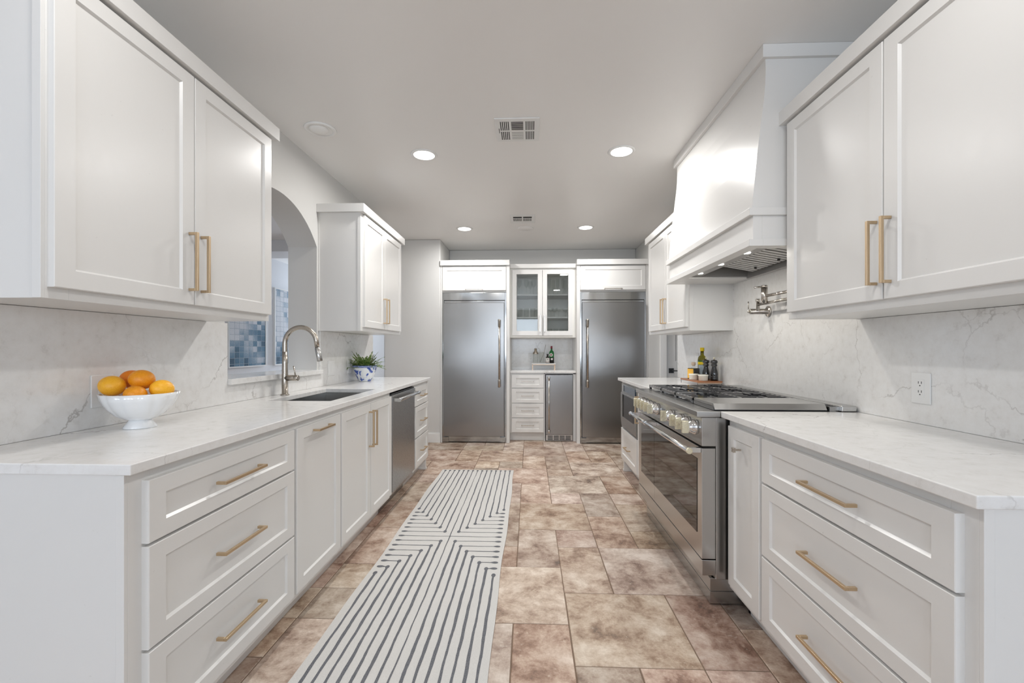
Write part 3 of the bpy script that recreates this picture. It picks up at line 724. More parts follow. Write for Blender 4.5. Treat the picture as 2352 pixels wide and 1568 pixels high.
# right wall cabinets
URF = 1.185; fur = Fr('R', URF)
wall_cab(fur, Y(0.93, URF), Y(2.072, URF), [Y(.94, 1.165), Y(1.491, 1.165), Y(1.497, 1.165), Y(2.052, 1.165)], [Y(1.462, 1.165), Y(1.522, 1.165)],
         'large white two-door wall cabinet nearest on the range side, brass bar handles', XR - URF)
wall_cab(fur, Y(3.355, URF), Y(4.475, URF), [Y(3.385, 1.165), Y(3.895, 1.165), Y(3.901, 1.165), Y(4.43, 1.165)], [Y(3.865, 1.165), Y(3.932, 1.165)],
         'white two-door wall cabinet beyond the hood, above the wooden board', XR - URF, near=True)
for nm in (): pass

# ------------------------------------------------------------------ range hood
hn, hf = Y(2.092, 1.1), Y(3.345, 1.1)
t = thing('range_hood', 'large white plastered range hood with a flared front rising to the ceiling', 'range hood', (1.3, (hn + hf) / 2, 1.677))
curve = [(1.090, 2.545), (1.091, 2.49), (1.089, 2.42), (1.083, 2.35), (1.074, 2.28), (1.063, 2.19), (1.052, 2.10), (1.043, 2.00), (1.034, 1.91), (1.028, 1.84)]
mb = MB()
for j in range(len(curve) - 1):
    a0, a1 = curve[j], curve[j + 1]
    mb.add([(a0[0], hn, a0[1]), (a0[0], hf, a0[1]), (a1[0], hf, a1[1]), (a1[0], hn, a1[1])], [(0, 1, 2, 3)], 0, True)
poly = curve + [(XR, 1.84), (XR, 2.545)]
mb.add([(p[0], hn, p[1]) for p in poly], [tuple(range(len(poly)))]); mb.add([(p[0], hf, p[1]) for p in poly], [tuple(range(len(poly)))[::-1]])
mb.add([(1.09, hn, 2.545), (XR, hn, 2.545), (XR, hf, 2.545), (1.09, hf, 2.545)], [(0, 1, 2, 3)]); mb.add([(1.028, hn, 1.84), (XR, hn, 1.84), (XR, hf, 1.84), (1.028, hf, 1.84)], [(0, 1, 2, 3)])
fixn(mb.build('flared_body', M['paint'], t))
mb = MB(); mb.box(1.070, XR, hn - .018, hf + .018, 2.540, 2.5995); fixn(mb.build('crown', M['paint'], t, bevel=.0015))
mb = MB(); mb.box(1.012, XR, hn - .012, hf + .012, 1.818, 1.852); fixn(mb.build('trim_band', M['paint'], t, bevel=.0015))
mb = MB()
hx0, hx1, hy0, hy1 = 1.075, 1.47, hn + .05, hf - .28
def ringbox(x0, x1, y0, y1, a0, a1, b0, b1, z0, z1):
    mb.box(x0, a0, y0, y1, z0, z1); mb.box(a1, x1, y0, y1, z0, z1); mb.box(a0, a1, y0, b0, z0, z1); mb.box(a0, a1, b1, y1, z0, z1)
ringbox(1.034, XR - .001, hn, hf, hx0, hx1, hy0, hy1, 1.70, 1.818)
ringbox(1.014, XR - .001, hn - .008, hf + .008, hx0, hx1, hy0, hy1, 1.677, 1.709)
fixn(mb.build('apron', M['paint'], t, bevel=.0012))
# steel liner with baffle filters
mb = MB(); q = .012
mb.box(hx0, hx0 + .075, hy0, hy1, 1.690, 1.694); mb.box(hx0, hx1, hy0, hy0 + q, 1.685, 1.80); mb.box(hx0, hx1, hy1 - q, hy1, 1.685, 1.80); mb.box(hx1 - q, hx1, hy0, hy1, 1.672, 1.80); mb.box(hx0, hx1, hy0, hy1, 1.80, 1.805)
mb.box(hx0 + .075, hx0 + .079, hy0, hy1, 1.690, 1.76)
fixn(mb.build('liner', M['ribbed'], t))
nb = 3; fy0_, fy1_ = hy0 + .02, hy1 - .10
for b_i in range(nb):
    a0 = fy0_ + (fy1_ - fy0_) * b_i / nb; a1 = fy0_ + (fy1_ - fy0_) * (b_i + 1) / nb - .006
    mb = MB(); nbar = 6
    xa, za, xb, zb_ = hx0 + .10, 1.748, hx1 - .03, 1.700
    for j in range(nbar):
        ya = a0 + (a1 - a0) * (j + .12) / nbar; yb = a0 + (a1 - a0) * (j + .80) / nbar
        mb.add([(xa, ya, za), (xb, ya, zb_), (xb, yb, zb_), (xa, yb, za), (xa, ya, za + .010), (xb, ya, zb_ + .010), (xb, yb, zb_ + .010), (xa, yb, za + .010)],
               [(0, 3, 2, 1), (4, 5, 6, 7), (0, 1, 5, 4), (1, 2, 6, 5), (2, 3, 7, 6), (3, 0, 4, 7)], 0)
    mb.add([(xa, a0, za + .02), (xb, a0, zb_ + .02), (xb, a1, zb_ + .02), (xa, a1, za + .02)], [(0, 1, 2, 3)], 1)
    f_ = mb.build('baffle_filter', [M['baffle'], M['dark']], t)
    mb = MB(); ym = (a0 + a1) / 2; mb.box(xb - .045, xb - .035, ym - .006, ym + .006, zb_ - .002, zb_ + .01)
    mb.build('latch', M['black'], f_)
for d_ in (2.30, 2.617, 2.93):
    yy = Y(d_, 1.1); mb = MB(); mb.lathe([(0, -.003), (.017, -.003), (.019, 0), (0, 0)], (hx0 + .028, yy, 1.6895), 20)
    L_ = mb.build('lamp', M['led'], t); L_['label'] = 'lit round lamp'
    area_light('hood_lamp_light', (hx0 + .028 - 1.3, yy - (hn + hf) / 2, 1.684 - 1.677), (0, 0, 0), .034, .034, 1.1, (1, .95, .86), 'DISK', t)

# ------------------------------------------------------------------ range
ry0, ry1 = Y(2.093, .8), Y(3.300, .8); rc = (ry0 + ry1) / 2
t = thing('range', 'wide stainless steel double-oven gas range with pale gold knobs', 'range', (1.1, rc, 0))
RX = .797
mb = MB(); mb.box(.862, 1.495, ry0 + .004, ry1 - .004, .135, .884); fixn(mb.build('body', M['steel'], t, bevel=.002))
mb = MB(); mb.box(.774, 1.42, ry0, ry1, .885, .913); fixn(mb.build('cooktop', M['steel'], t, bevel=.004, seg=3))
mb = MB(); mb.box(.86, 1.405, Y(2.40, .9), ry1 - .03, .9135, .9155); fixn(mb.build('burner_tray', M['iron'], t))
mb = MB(); mb.box(RX, .862, ry0, ry1, .752, .884); cp = fixn(mb.build('control_panel', M['steel'], t, bevel=.002))
mb = MB(); ya_ = Y(2.57, .79); mb.box(RX - .0015, RX, ya_, Y(2.72, .79), .80, .845); fixn(mb.build('display', M['bluescreen'], cp))
for d_ in (3.16, 3.07, 2.985, 2.895, 2.80, 2.514, 2.355, 2.26, 2.16):
    yk = Y(d_ * 1.0, .75) + .012; zk = .828
    mb = MB(); mb.lathe([(.036, 0), (.036, -.012), (.033, -.014), (.033, -.018), (.028, -.020), (.027, -.036), (.025, -.040)], (RX, yk, zk), 28, axis='x')
    k_ = fixn(mb.build('knob', M['chrome'], t))
    mb = MB(); mb.box(RX - .066, RX - .036, yk - .0085, yk + .0085, zk - .029, zk + .029); h_ = fixn(mb.build('grip', M['gold'], k_, bevel=.0015)); h_['label'] = 'pale gold grip bar'
ysp = Y(2.885, .8)
for (a0, a1, hy_0, hy_1) in ((ry0 + .002, ysp - .002, ry0 - .008, ysp - .006), (ysp + .002, ry1 - .002, ysp + .006, ry1 + .004)):
    mb = MB(); mb.box(RX, .860, a0, a1, .230, .742); od = fixn(mb.build('oven_door', M['steel'], t, bevel=.002))
    big = a0 < ysp - .3
    mb = MB(); mb.box(RX - .002, RX + .002, a0 + (.055 if big else 0.0), a1 - (.0 if big else .075), .333, .683); fixn(mb.build('window', M['ovenglass'], od))
    mb = MB(); mb.tube([(.738, hy_0 + .012, .731), (.738, hy_1 - .012, .731)], .0125, 20, 0)
    for yy in (hy_0, hy_1 - .012): mb.lathe([(.0142, 0), (.0142, .012)], (.738, yy, .731), 20, mi=(1 if yy < ry0 else 0), axis='y')
    for yy in (hy_0 + .03, hy_1 - .03): mb.box(.738, RX, yy - .012, yy + .012, .72, .742)
    fixn(mb.build('handle', [M['chrome'], M['gold']], od, bevel=.001))
mb = MB(); mb.box(RX, .860, ry0, ry1, .155, .226); fixn(mb.build('lower_panel', M['steel'], t, bevel=.002))
mb = MB(); mb.box(.846, 1.30, ry0 + .03, ry1 - .03, .010, .066); mb.box(.848, 1.298, ry0 + .032, ry1 - .032, .0665, .0695); mb.box(.846, 1.30, ry0 + .03, ry1 - .03, .070, .128); mb.box(.95, 1.25, ry0 + .10, ry1 - .1, 0, .0095)
fixn(mb.build('kick_plate', M['steel'], t, bevel=.001))
mb = MB(); mb.box(1.425, 1.493, ry0 - .0, ry1 + .0, .914, .941); fixn(mb.build('back_guard', M['steel'], t, bevel=.004, seg=3))
mb = MB(); mb.box(1.385, 1.425, ry0 + .02, ry1 - .02, .913, .935)
for j in range(60):
    yy = ry0 + .03 + (ry1 - ry0 - .07) * j / 60; mb.box(1.395, 1.418, yy, yy + .009, .935, .9365, 1)
fixn(mb.build('vent_grille', [M['steel_dark'], M['black']], t))
# burner grates
gy0, gy1 = Y(2.39, .9), ry1 - .035; ng = 3; gw = (gy1 - gy0) / ng; ZG = .944
for j in range(ng):
    a0, a1 = gy0 + gw * j + .002, gy0 + gw * (j + 1) - .002; ym = (a0 + a1) / 2
    mb = MB(); b = .011
    gx0, gx1 = .862, 1.383
    mb.box(gx0, gx1, a0, a0 + b, ZG - .014, ZG); mb.box(gx0, gx1, a1 - b, a1, ZG - .014, ZG)
    mb.box(gx0, gx0 + b, a0, a1, ZG - .016, ZG); mb.box(gx1 - b, gx1, a0, a1, ZG - .016, ZG); mb.box((gx0 + gx1) / 2 - b / 2, (gx0 + gx1) / 2 + b / 2, a0, a1, ZG - .014, ZG)
    for xx in (gx0, gx1 - .015, (gx0 + gx1) / 2 - .0075):
        for yy in (a0, a1 - .015): mb.box(xx, xx + .015, yy, yy + .015, .9155, ZG - .012)
    for cxg in ((gx0 * .75 + gx1 * .25), (gx0 * .25 + gx1 * .75)):
        for s in (-1, 1):
            for yy in (ym - .075, ym - .025, ym + .025, ym + .075):
                r0 = .050 if abs(yy - ym) < .05 else .03
                x0_, x1_ = sorted((cxg + s * r0, cxg + s * .128)); mb.box(x0_, x1_, yy - .0045, yy + .0045, ZG - .012, ZG + .001)
            y0_, y1_ = sorted((ym + s * .045, ym + s * (gw / 2 - .006))); mb.box(cxg - .0045, cxg + .0045, y0_, y1_, ZG - .012, ZG + .001)
    g_ = fixn(mb.build('grate', M['iron'], t, bevel=.001))
    for cxg in ((gx0 * .75 + gx1 * .25), (gx0 * .25 + gx1 * .75)):
        MB().lathe([(.05, 0), (.05, .006), (.038, .008), (.036, .016), (.0, .018)], (cxg, ym, .9155), 24).build('burner', M['black'], t)
mb = MB(); a0, a1 = ry0 + .025, gy0 - .004
mb.box(.864, 1.38, a0 + .01, a1, .914, .932)
fixn(mb.build('griddle', M['iron'], t, bevel=.002))
mb = MB(); mb.prism([(a0, .918), (a0 + .018, .9455), (a1 - .005, .9455), (a1, .933), (a0 + .02, .933)], 'x', .866, 1.378)
fixn(mb.build('griddle_cover', M['steel'], t, bevel=.001))

# ------------------------------------------------------------------ back wall run
YF = 5.602           # front of the fridges
def back_cab_panels(x0, x1, label, px_in, xa, xb):
    """over-fridge cabinet with its tall side panels"""
    t = thing('tall_cabinet_surround', label, 'cabinet', ((x0 + x1) / 2, YF + .3, 0))
    fb = Fr('B', YF + 0.012)
    mb = MB()
    for (a, b_) in ((xa, x0), (x1, xb)): mb.box(a, b_, YF - .008, Y_BACK - .002, 0, 2.27)
    fixn(mb.build('side_panel', M['paint'], t, bevel=.001))
    mb = MB(); mb.box(x0 + .0005, x1 - .0005, YF + .012, Y_BACK - .002, 1.922, 2.27); fixn(mb.build('carcass', M['paint'], t))
    m_ = (x0 + x1) / 2
    mb = MB(); shaker(mb, fb, x0 + .004, x1 - .004, 1.945, 2.252, st=.052, rl=.052); dd = fixn(mb.build('door', M['paint'], t))
    mb = MB(); hz = 1.936
    # handle under the bottom edge of the lift-up door, hanging forward
    mb.box(m_ - .112, m_ + .112, YF - .050, YF - .041, hz + .016, hz + .025)
    for s in (-1, 1): mb.box(m_ + s * .1075 - .0045, m_ + s * .1075 + .0045, YF - .041, YF - .008, hz + .016, hz + .025)
    h_ = fixn(mb.build('handle', M['nickel'], dd, bevel=.0008)); h_['label'] = 'satin nickel bar handle'
    mb = MB(); mb.box(xa, xb, YF - .035, Y_BACK - .003, 2.262, 2.328); fixn(mb.build('crown', M['paint'], t, bevel=.0015))
    return t
FLx0, FLx1, FRx0, FRx1 = -1.118, -.293, .640, 1.468
back_cab_panels(FLx0, FLx1, 'white cabinet surround with a lift-up door above the left-hand refrigerator', 0, NXL + .001, -.253)
back_cab_panels(FRx0, FRx1, 'white cabinet surround with a lift-up door above the right-hand refrigerator', 0, .600, NXR - .001)
def fridge(x0, x1, hinge_left, label):
    t = thing('refrigerator', label, 'refrigerator', ((x0 + x1) / 2, YF + .3, 0), None)
    x0 += .001; x1 -= .001; y = YF + .002
    mb = MB(); mb.box(x0, x1, y + .03, Y_BACK - .01, .03, 1.918); mb.box(x0 + .02, x1 - .02, y + .06, Y_BACK - .05, 0, .03); fixn(mb.build('body', M['steel_dark'], t))
    mb = MB(); mb.box(x0, x0 + .02, y, y + .03, .0, 1.918); mb.box(x1 - .02, x1, y, y + .03, 0, 1.918); fixn(mb.build('trim_frame', M['steel_trim'], t, bevel=.001))
    mb = MB(); mb.box(x0 + .02, x1 - .02, y, y + .03, 1.822, 1.918); mb.box(x0 + .025, x1 - .025, y + .004, y + .03, 1.790, 1.814); fixn(mb.build('top_grille', M['steel_trim'], t, bevel=.001))
    MB().box(x0 + .02, x1 - .02, y + .010, y + .03, 1.812, 1.824).build('grille_gap', M['black'], t)
    mb = MB(); mb.box(x0 + .024, x1 - .026, y - .045, y + .02, .088, 1.785); dr_ = fixn(mb.build('door', M['steelv'], t, bevel=.004, seg=3))
    xh = x1 - .085 if hinge_left else x0 + .085
    mb = MB(); yh = y - .045 - .05
    mb.lathe([(.0105, 0), (.0105, .72)], (xh, yh, .785), 20)
    for zz in (.715, 1.475): mb.lathe([(.0125, 0), (.0155, .004), (.0155, .072), (.0165, .076), (.0165, .09), (.0125, .095)], (xh, yh, zz), 20)
    for zz in (.745, 1.53): mb.box(xh - .009, xh + .009, yh, y - .045, zz - .011, zz + .011)
    fixn(mb.build('handle', M['nickel'], dr_))
    mb = MB(); mb.box(x0 + .08, x1 - .08, y + .006, y + .03, .012, .078); mb.box(x0, x0 + .08, y - .004, y + .03, .006, .07); mb.box(x1 - .08, x1, y - .004, y + .03, .006, .07)
    fixn(mb.build('toe_grille', M['steel_trim'], t, bevel=.001))
    MB().box(x0 + .02, x1 - .02, y + .012, y + .03, .076, .09).build('bottom_gap', M['black'], t)
    return t
fridge(FLx0, FLx1, True, 'tall stainless refrigerator on the left of the bar niche, handle on its right edge')
fridge(FRx0, FRx1, False, 'tall stainless refrigerator on the right of the bar niche, handle on its left edge')

# bar niche base
YB_ = Y(5.88, 0)
fb = Fr('B', YB_ + .02)
nx0, nx1 = -.2525, .5995
t = thing('base_cabinet', 'white base cabinet with a stack of four drawers in the bar niche between the refrigerators', 'cabinet', (0, YB_ + .3, 0))
mb = MB(); mb.box(nx0, .190, YB_ + .02, Y_BACK - .02, .105, .884); mb.box(.19, nx1, YB_ + .02, YB_ + .04, .872, .884); mb.box(.566, nx1, YB_ + .02, Y_BACK - .02, 0, .884); mb.box(nx0, .19, YB_ + .07, YB_ + .08, 0, .105); mb.box(.19, .204, YB_ + .02, Y_BACK - .02, 0, .884)
fixn(mb.build('carcass', M['paint'], t, bevel=.001))
for (z0, z1) in ((.692, .862), (.496, .684), (.306, .488), (.115, .298)):
    add_front(t, fb, 'drawer', -.231, .184, z0, z1, (-.0235, (z0 + z1) / 2, False), hl=.163, mat='nickel', st=.055, rl=.044)
# ice maker
t = thing('ice_maker', 'slim stainless under-counter ice maker with a long vertical handle', 'ice maker', (.385, YB_ + .3, 0))
i0, i1 = .210, .562
mb = MB(); mb.box(i0, i1, YB_ + .03, Y_BACK - .03, .01, .868); fixn(mb.build('body', M['black'], t))
mb = MB(); mb.box(i0 + .003, i1 - .002, YB_ - .008, YB_ + .03, .090, .860); dr_ = fixn(mb.build('door', M['steelv'], t, bevel=.003))
mb = MB(); xh = i0 + .042; mb.lathe([(.010, 0), (.010, .66)], (xh, YB_ - .045, .14), 16)
for zz in (.115, .80): mb.lathe([(.012, 0), (.014, .003), (.014, .04), (.012, .043)], (xh, YB_ - .045, zz), 16)
for zz in (.135, .82): mb.box(xh - .008, xh + .008, YB_ - .045, YB_ - .008, zz - .01, zz + .01)
fixn(mb.build('handle', M['pnickel'], dr_))
mb = MB(); mb.box(i0 + .004, i1 - .004, YB_ + .005, YB_ + .03, .008, .085)
for r_ in range(4):
    for c_ in range(4):
        xa = i0 + .028 + c_ * .0765; za = .018 + r_ * .0155; mb.box(xa, xa + .066, YB_ + .004, YB_ + .006, za, za + .009, 1)
fixn(mb.build('vent_grille', [M['steel'], M['black']], t))
o = MB().box(nx0, nx1, YB_ - .01, Y_BACK - .002, .886, .914).build('countertop', M['quartz'], bevel=.002); tag(o, 'short white quartz countertop of the bar niche between the refrigerators', 'countertop')
o = MB().box(nx0, nx1, Y_BACK - .018, Y_BACK - .001, .9145, 1.345).build('backsplash', M['quartz']); tag(o, 'quartz backsplash at the back of the bar niche behind the bottles', 'backsplash')
# glass-front cabinet
YG = Y(5.88, 0); GX0_, GX1_ = nx0, nx1
t = thing('glass_cabinet', 'white two-door glass-fronted wall cabinet full of glassware over the bar niche', 'cabinet', (.17, YG + .2, 1.345))
gz0, gz1 = 1.345, 2.245; gd = Y_BACK - .002
mb = MB(); w_ = .018
mb.box(GX0_, GX0_ + .025, YG + .02, gd, gz0, gz1); mb.box(GX1_ - .04, GX1_, YG + .02, gd, gz0, gz1); mb.box(GX0_ + .025, GX1_ - .04, YG + .02, gd - .008, gz0 + .0, gz0 + .05)
mb.box(GX0_ + .025, GX1_ - .04, YG + .02, gd - .008, gz1 - .03, gz1); mb.box(GX0_ + .025, GX1_ - .04, gd - .008, gd, gz0, gz1)
fixn(mb.build('carcass', simple('cabinet_interior_paint', (.86, .85, .81), .4), t, bevel=.0008))
for zz in (1.608, 1.905):
    MB().box(GX0_ + .025, GX1_ - .04, YG + .05, gd - .008, zz - .009, zz + .009).build('shelf', M['paint'], t)
fg = Fr('B', YG + .02)
for (a0, a1, ha) in ((-.225, .1665, .139), (.1705, .561, .198)):
    mb = MB(); J = shaker(mb, fg, a0, a1, 1.372, 2.226, st=.056, rl=.056, dep=.010, sl=.004, hole=True); dd = fixn(mb.build('door', M['paint'], t))
    MB().box(J[0][0] - .004, J[1][0] + .004, YG + .009, YG + .012, J[0][1] - .004, J[1][1] + .004).build('glass_pane', M['pane'], dd)
    mb = MB(); barhandle(mb, fg, ha, 1.53, .216, True, w=.008); fixn(mb.build('handle', M['pnickel'], dd))
mb = MB(); mb.box(GX0_ + .001, GX1_ - .001, YG - .02, gd - .001, gz1, 2.298); fixn(mb.build('crown', M['paint'], t, bevel=.0015))

# glassware -----------------------------------------------------------------
def glassware(name, label, cat, prof, group, n=20):
    o = MB().lathe(prof, (0, 0, 0), n).build(name, M['glass']); tag(o, label, cat, group); return o
def series(proto, spots):
    for i, p in enumerate(spots):
        if i == 0: proto.location = p
        else:
            c_ = proto.copy(); COL.objects.link(c_); c_.location = p
wine = [(0, 0), (.034, 0), (.034, .002), (.006, .005), (.004, .09), (.010, .10), (.030, .125), (.036, .155), (.028, .205), (.0265, .205), (.0335, .155), (.028, .128), (.006, .104), (0, .103)]
flute = [(0, 0), (.030, 0), (.030, .002), (.006, .004), (.004, .07), (.012, .085), (.022, .13), (.020, .215), (.0188, .215), (.0205, .13), (.010, .09), (0, .086)]
tumb = [(0, 0), (.030, 0), (.034, .12), (.0325, .12), (.0285, .008), (0, .008)]
lowb = [(0, 0), (.032, 0), (.036, .07), (.0345, .07), (.0305, .010), (0, .010)]
coupe = [(0, 0), (.032, 0), (.032, .002), (.005, .005), (.004, .07), (.015, .078), (.040, .095), (.045, .13), (.0435, .13), (.038, .098), (.012, .082), (0, .08)]
Z1s, Z2s, Z0s = 1.9142, 1.6172, 1.3952
yy1, yy2 = YG + .14, YG + .27
series(glassware('wine_glass', 'clear stemmed wine glass standing on the top shelf behind the left cabinet door', 'glass', wine, 'wine glasses on the top shelf'),
       [(-.135, yy1, Z1s), (-.04, yy1, Z1s), (.055, yy1, Z1s), (.01, yy2, Z1s)])
series(glassware('champagne_flute', 'clear champagne flute standing on the top shelf behind the right cabinet door', 'glass', flute, 'champagne flutes on the top shelf'),
       [(.265, yy1, Z1s), (.325, yy2, Z1s), (.375, yy1, Z1s), (.445, yy1, Z1s), (.48, yy2, Z1s)])
series(glassware('highball_glass', 'tall clear tumbler standing on the middle shelf behind the left cabinet door', 'glass', tumb, 'tall tumblers on the middle shelf'),
       [(-.125, yy1, Z2s), (-.04, yy1, Z2s), (.045, yy1, Z2s), (.10, yy2, Z2s)])
series(glassware('coupe_glass', 'clear coupe glass standing on the middle shelf behind the right cabinet door', 'glass', coupe, 'coupe glasses on the middle shelf'),
       [(.285, yy1, Z2s), (.39, yy1, Z2s), (.49, yy2, Z2s), (.34, yy2, Z2s)])
series(glassware('rocks_glass', 'low clear tumbler standing on the bottom shelf behind the right cabinet door', 'glass', lowb, 'low tumblers on the bottom shelf'),
       [(.27, yy1, Z0s), (.35, yy1, Z0s), (.43, yy1, Z0s), (.505, yy1, Z0s)])

# riser tray with the bar things
ty = Y(6.18, 0); tx0, tx1 = .030, .355
t = thing('serving_riser', 'small marble-topped riser on bronze legs standing on the bar niche counter', 'riser', ((tx0 + tx1) / 2, ty, .914))
MB().box(tx0, tx1, ty - .075, ty + .075, .990, 1.004).build('tray_top', M['marble'], t, bevel=.002)
mb = MB(); mb.box(tx0 + .006, tx1 - .006, ty - .070, ty - .064, .982, .990); mb.box(tx0 + .006, tx1 - .006, ty + .064, ty + .070, .982, .990)
mb.build('rail', M['bronze'], t)
for xx in (tx0 + .008, tx1 - .018):
    for yy in (ty - .070, ty + .060): MB().box(xx, xx + .010, yy, yy + .010, .9142, .990).build('leg', M['bronze'], t)
zt2 = 1.0045
def at_back(px, d): return (px - 1216.0) * d / 1040.0
sx = at_back(1230.5, 6.12); 
t = thing('cocktail_shaker', 'glass cocktail shaker with a bronze metal top on the bar riser', 'cocktail shaker', (sx, ty, zt2))
MB().lathe([(0, 0), (.034, 0), (.038, .005), (.038, .125), (.036, .125), (.036, .008), (0, .008)], (sx, ty, zt2), 24).build('glass_body', M['glass'], t)
MB().lathe([(.038, .1252), (.036, .14), (.018, .165), (.017, .20), (.0, .20)], (sx, ty, zt2), 24).build('metal_top', M['nickel'], t)
sx = at_back(1244.5, 6.12)
o = MB().lathe([(0, 0), (.036, 0), (.040, .15), (.0385, .15), (.0345, .01), (0, .01)], (0, 0, 0), 24).build('mixing_glass', M['glass']); o.location = (sx, ty, zt2); tag(o, 'clear mixing glass on the bar riser, holding a bar spoon', 'glass')
o = MB().tube([(sx - .022, ty - .005, zt2 + .0135), (sx + .034, ty - .01, zt2 + .152), (sx + .056, ty - .012, zt2 + .25)], .0022, 8).build('bar_spoon', M['nickel']); tag(o, 'thin metal bar spoon leaning in the mixing glass', 'spoon')
sx = at_back(1258.3, 6.05); yb = ty - .03
t = thing('liqueur_bottle', 'small dark bottle with a white label in front of the green bottle', 'bottle', (sx, yb, zt2))
MB().lathe([(0, 0), (.026, 0), (.026, .078), (.012, .092), (.012, .112), (0, .112)], (sx, yb, zt2), 20).build('bottle_body', M['blackgloss'], t)
mb = MB(); mb.lathe([(.0265, 0.004), (.0265, .072)], (sx, yb, zt2), 20); mb.box(sx - .004, sx + .004, yb - .0272, yb - .026, zt2 + .045, zt2 + .055, 1); mb.box(sx - .024, sx + .024, yb - .0268, yb - .0100, zt2 + .017, zt2 + .019, 2)
mb.build('label', [M['labelw'], M['black'], M['redcap']], t)
MB().lathe([(.0125, .112), (.0125, .124), (0, .124)], (sx, yb, zt2), 16).build('cap', M['black'], t)
sx = at_back(1267.2, 6.14); yb = ty + .02
t = thing('vermouth_bottle', 'green glass bottle with a round white label and dark red cap on the bar riser', 'bottle', (sx, yb, zt2))
MB().lathe([(0, 0), (.034, 0), (.034, .135), (.030, .155), (.012, .175), (.0105, .205), (0, .205)], (sx, yb, zt2), 24).build('bottle_body', M['greenglass'], t)
MB().lathe([(.0125, .200), (.0125, .232), (0, .232)], (sx, yb, zt2), 16).build('cap', M['redcap'], t)
mb = MB(); mb.lathe([(.0, 0), (.023, 0), (.023, .004), (0, .004)], (sx - .008, yb - .037, zt2 + .112), 24, axis='y'); mb.lathe([(0, -.001), (.010, -.001), (.010, 0)], (sx - .008, yb - .037, zt2 + .112), 16, 1, axis='y')
mb.box(sx - .012, sx + .016, yb - .036, yb - .033, zt2 + .044, zt2 + .068)
mb.build('label', [M['labelw'], M['redcap']], t)
MB().lathe([(.0345, 0.002), (.0345, .078)], (sx, yb, zt2), 24).build('lower_label', M['black'], t)

# ------------------------------------------------------------------ outlets and switches
def plate(side, a, z, w, label, cat='outlet', kind='duplex', h=.118, ref=None):
    ref = ref if ref is not None else {'L': SPL, 'R': SPR, 'B': Y_BACK - .018}[side]
    f_ = Fr(side, ref); p = f_.p(a, z, 0)
    t = thing('wall_outlet' if cat == 'outlet' else 'wall_switch', label, cat, p)
    mb = MB(); f_.box(mb, a - w / 2, a + w / 2, z - h / 2, z + h / 2, 0.0005, .006); fixn(mb.build('cover_plate', M['plastic'], t, bevel=.002))
    n = max(1, round(w / .075))
    for i in range(n):
        ac = a + (i - (n - 1) / 2) * .047
        mb = MB(); f_.box(mb, ac - .0165, ac + .0165, z - .034, z + .034, .006, .0075)
        if kind == 'duplex':
            for zz in (z - .017, z + .017):
                for da in (-.0065, .0065): f_.box(mb, ac + da - .0012, ac + da + .0012, zz, zz + .009, .0075, .0079, 1)
                f_.box(mb, ac - .0022, ac + .0022, zz - .009, zz - .005, .0075, .0079, 1)
        fixn(mb.build('receptacle' if kind == 'duplex' else 'rocker', [M['plastic'], M['dark']], t))
    return t
plate('L', Y(1.678, SPL), 1.047, .085, 'white outlet plate on the splash partly hidden behind the fruit bowl', kind='rocker')
plate('L', Y(3.62, SPL), 1.047, .118, 'white double rocker switch on the splash just right of the faucet', 'switch', 'rocker')
plate('L', Y(3.99, SPL), 1.047, .075, 'white wall plate on the splash behind the fern', kind='rocker')
plate('R', Y(1.732, SPR), 1.052, .082, 'white duplex outlet on the splash above the near right counter')
plate('R', Y(4.05, SPR), 1.105, .075, 'white wall plate on the splash behind the oil bottle', kind='rocker')
plate('B', at_back(1219, 6.33), 1.078, .072, 'white duplex outlet at the back of the bar niche beside the shaker')

# ------------------------------------------------------------------ pot filler
py = Y(2.84, 1.5); pz = 1.436
t = thing('pot_filler', 'brushed nickel folding pot filler tap mounted on the splash over the cooktop', 'pot filler', (SPR, py, pz))
mb = MB(); mb.lathe([(.034, 0), (.034, -.006), (.030, -.009), (.0165, -.010), (.0165, -.115), (.014, -.118)], (SPR - .001, py, pz), 24, axis='x'); mb.lathe([(.007, 0), (.007, -.012), (.004, -.014)], (SPR - .118, py, pz), 12, axis='x')
fixn(mb.build('wall_mount', M['pnickel'], t))
xa = 1.418
mb = MB(); mb.lathe([(.010, 0), (.010, .055), (.0125, .055), (.0125, .075)], (xa, py - .03, pz + .0), 16); yn = Y(2.47, xa)
ya = py - .03; z1_ = pz + .040; z2_ = pz + .080
mb.tube([(xa, ya, z1_), (xa, yn, z1_)], .0085, 16); mb.lathe([(.0125, -.015), (.0125, .075)], (xa, yn, z1_), 18)
fixn(mb.build('lower_arm', M['pnickel'], t))
mb = MB(); yv = Y(2.70, 1.40)
mb.tube([(xa, yn, z2_), (1.405, yv, z2_)], .0085, 16); mb.lathe([(.013, -.042), (.013, -.036), (.0175, -.035), (.0175, .050)], (1.40, yv, z2_), 22)
fixn(mb.build('upper_arm', M['pnickel'], t))
mb = MB(); mb.tube([(1.40, yv, z2_ + .056), (1.335, yv - .01, z2_ + .050)], .0055, 12); mb.lathe([(.0175, .051), (.0175, .062), (.015, .064)], (1.40, yv, z2_), 20)
fixn(mb.build('valve_lever', M['pnickel'], t))
mb = MB(); mb.tube([(1.375, py, pz + .015), (1.375, py, pz + .062)], .003, 10); fixn(mb.build('wall_lever', M['pnickel'], t))

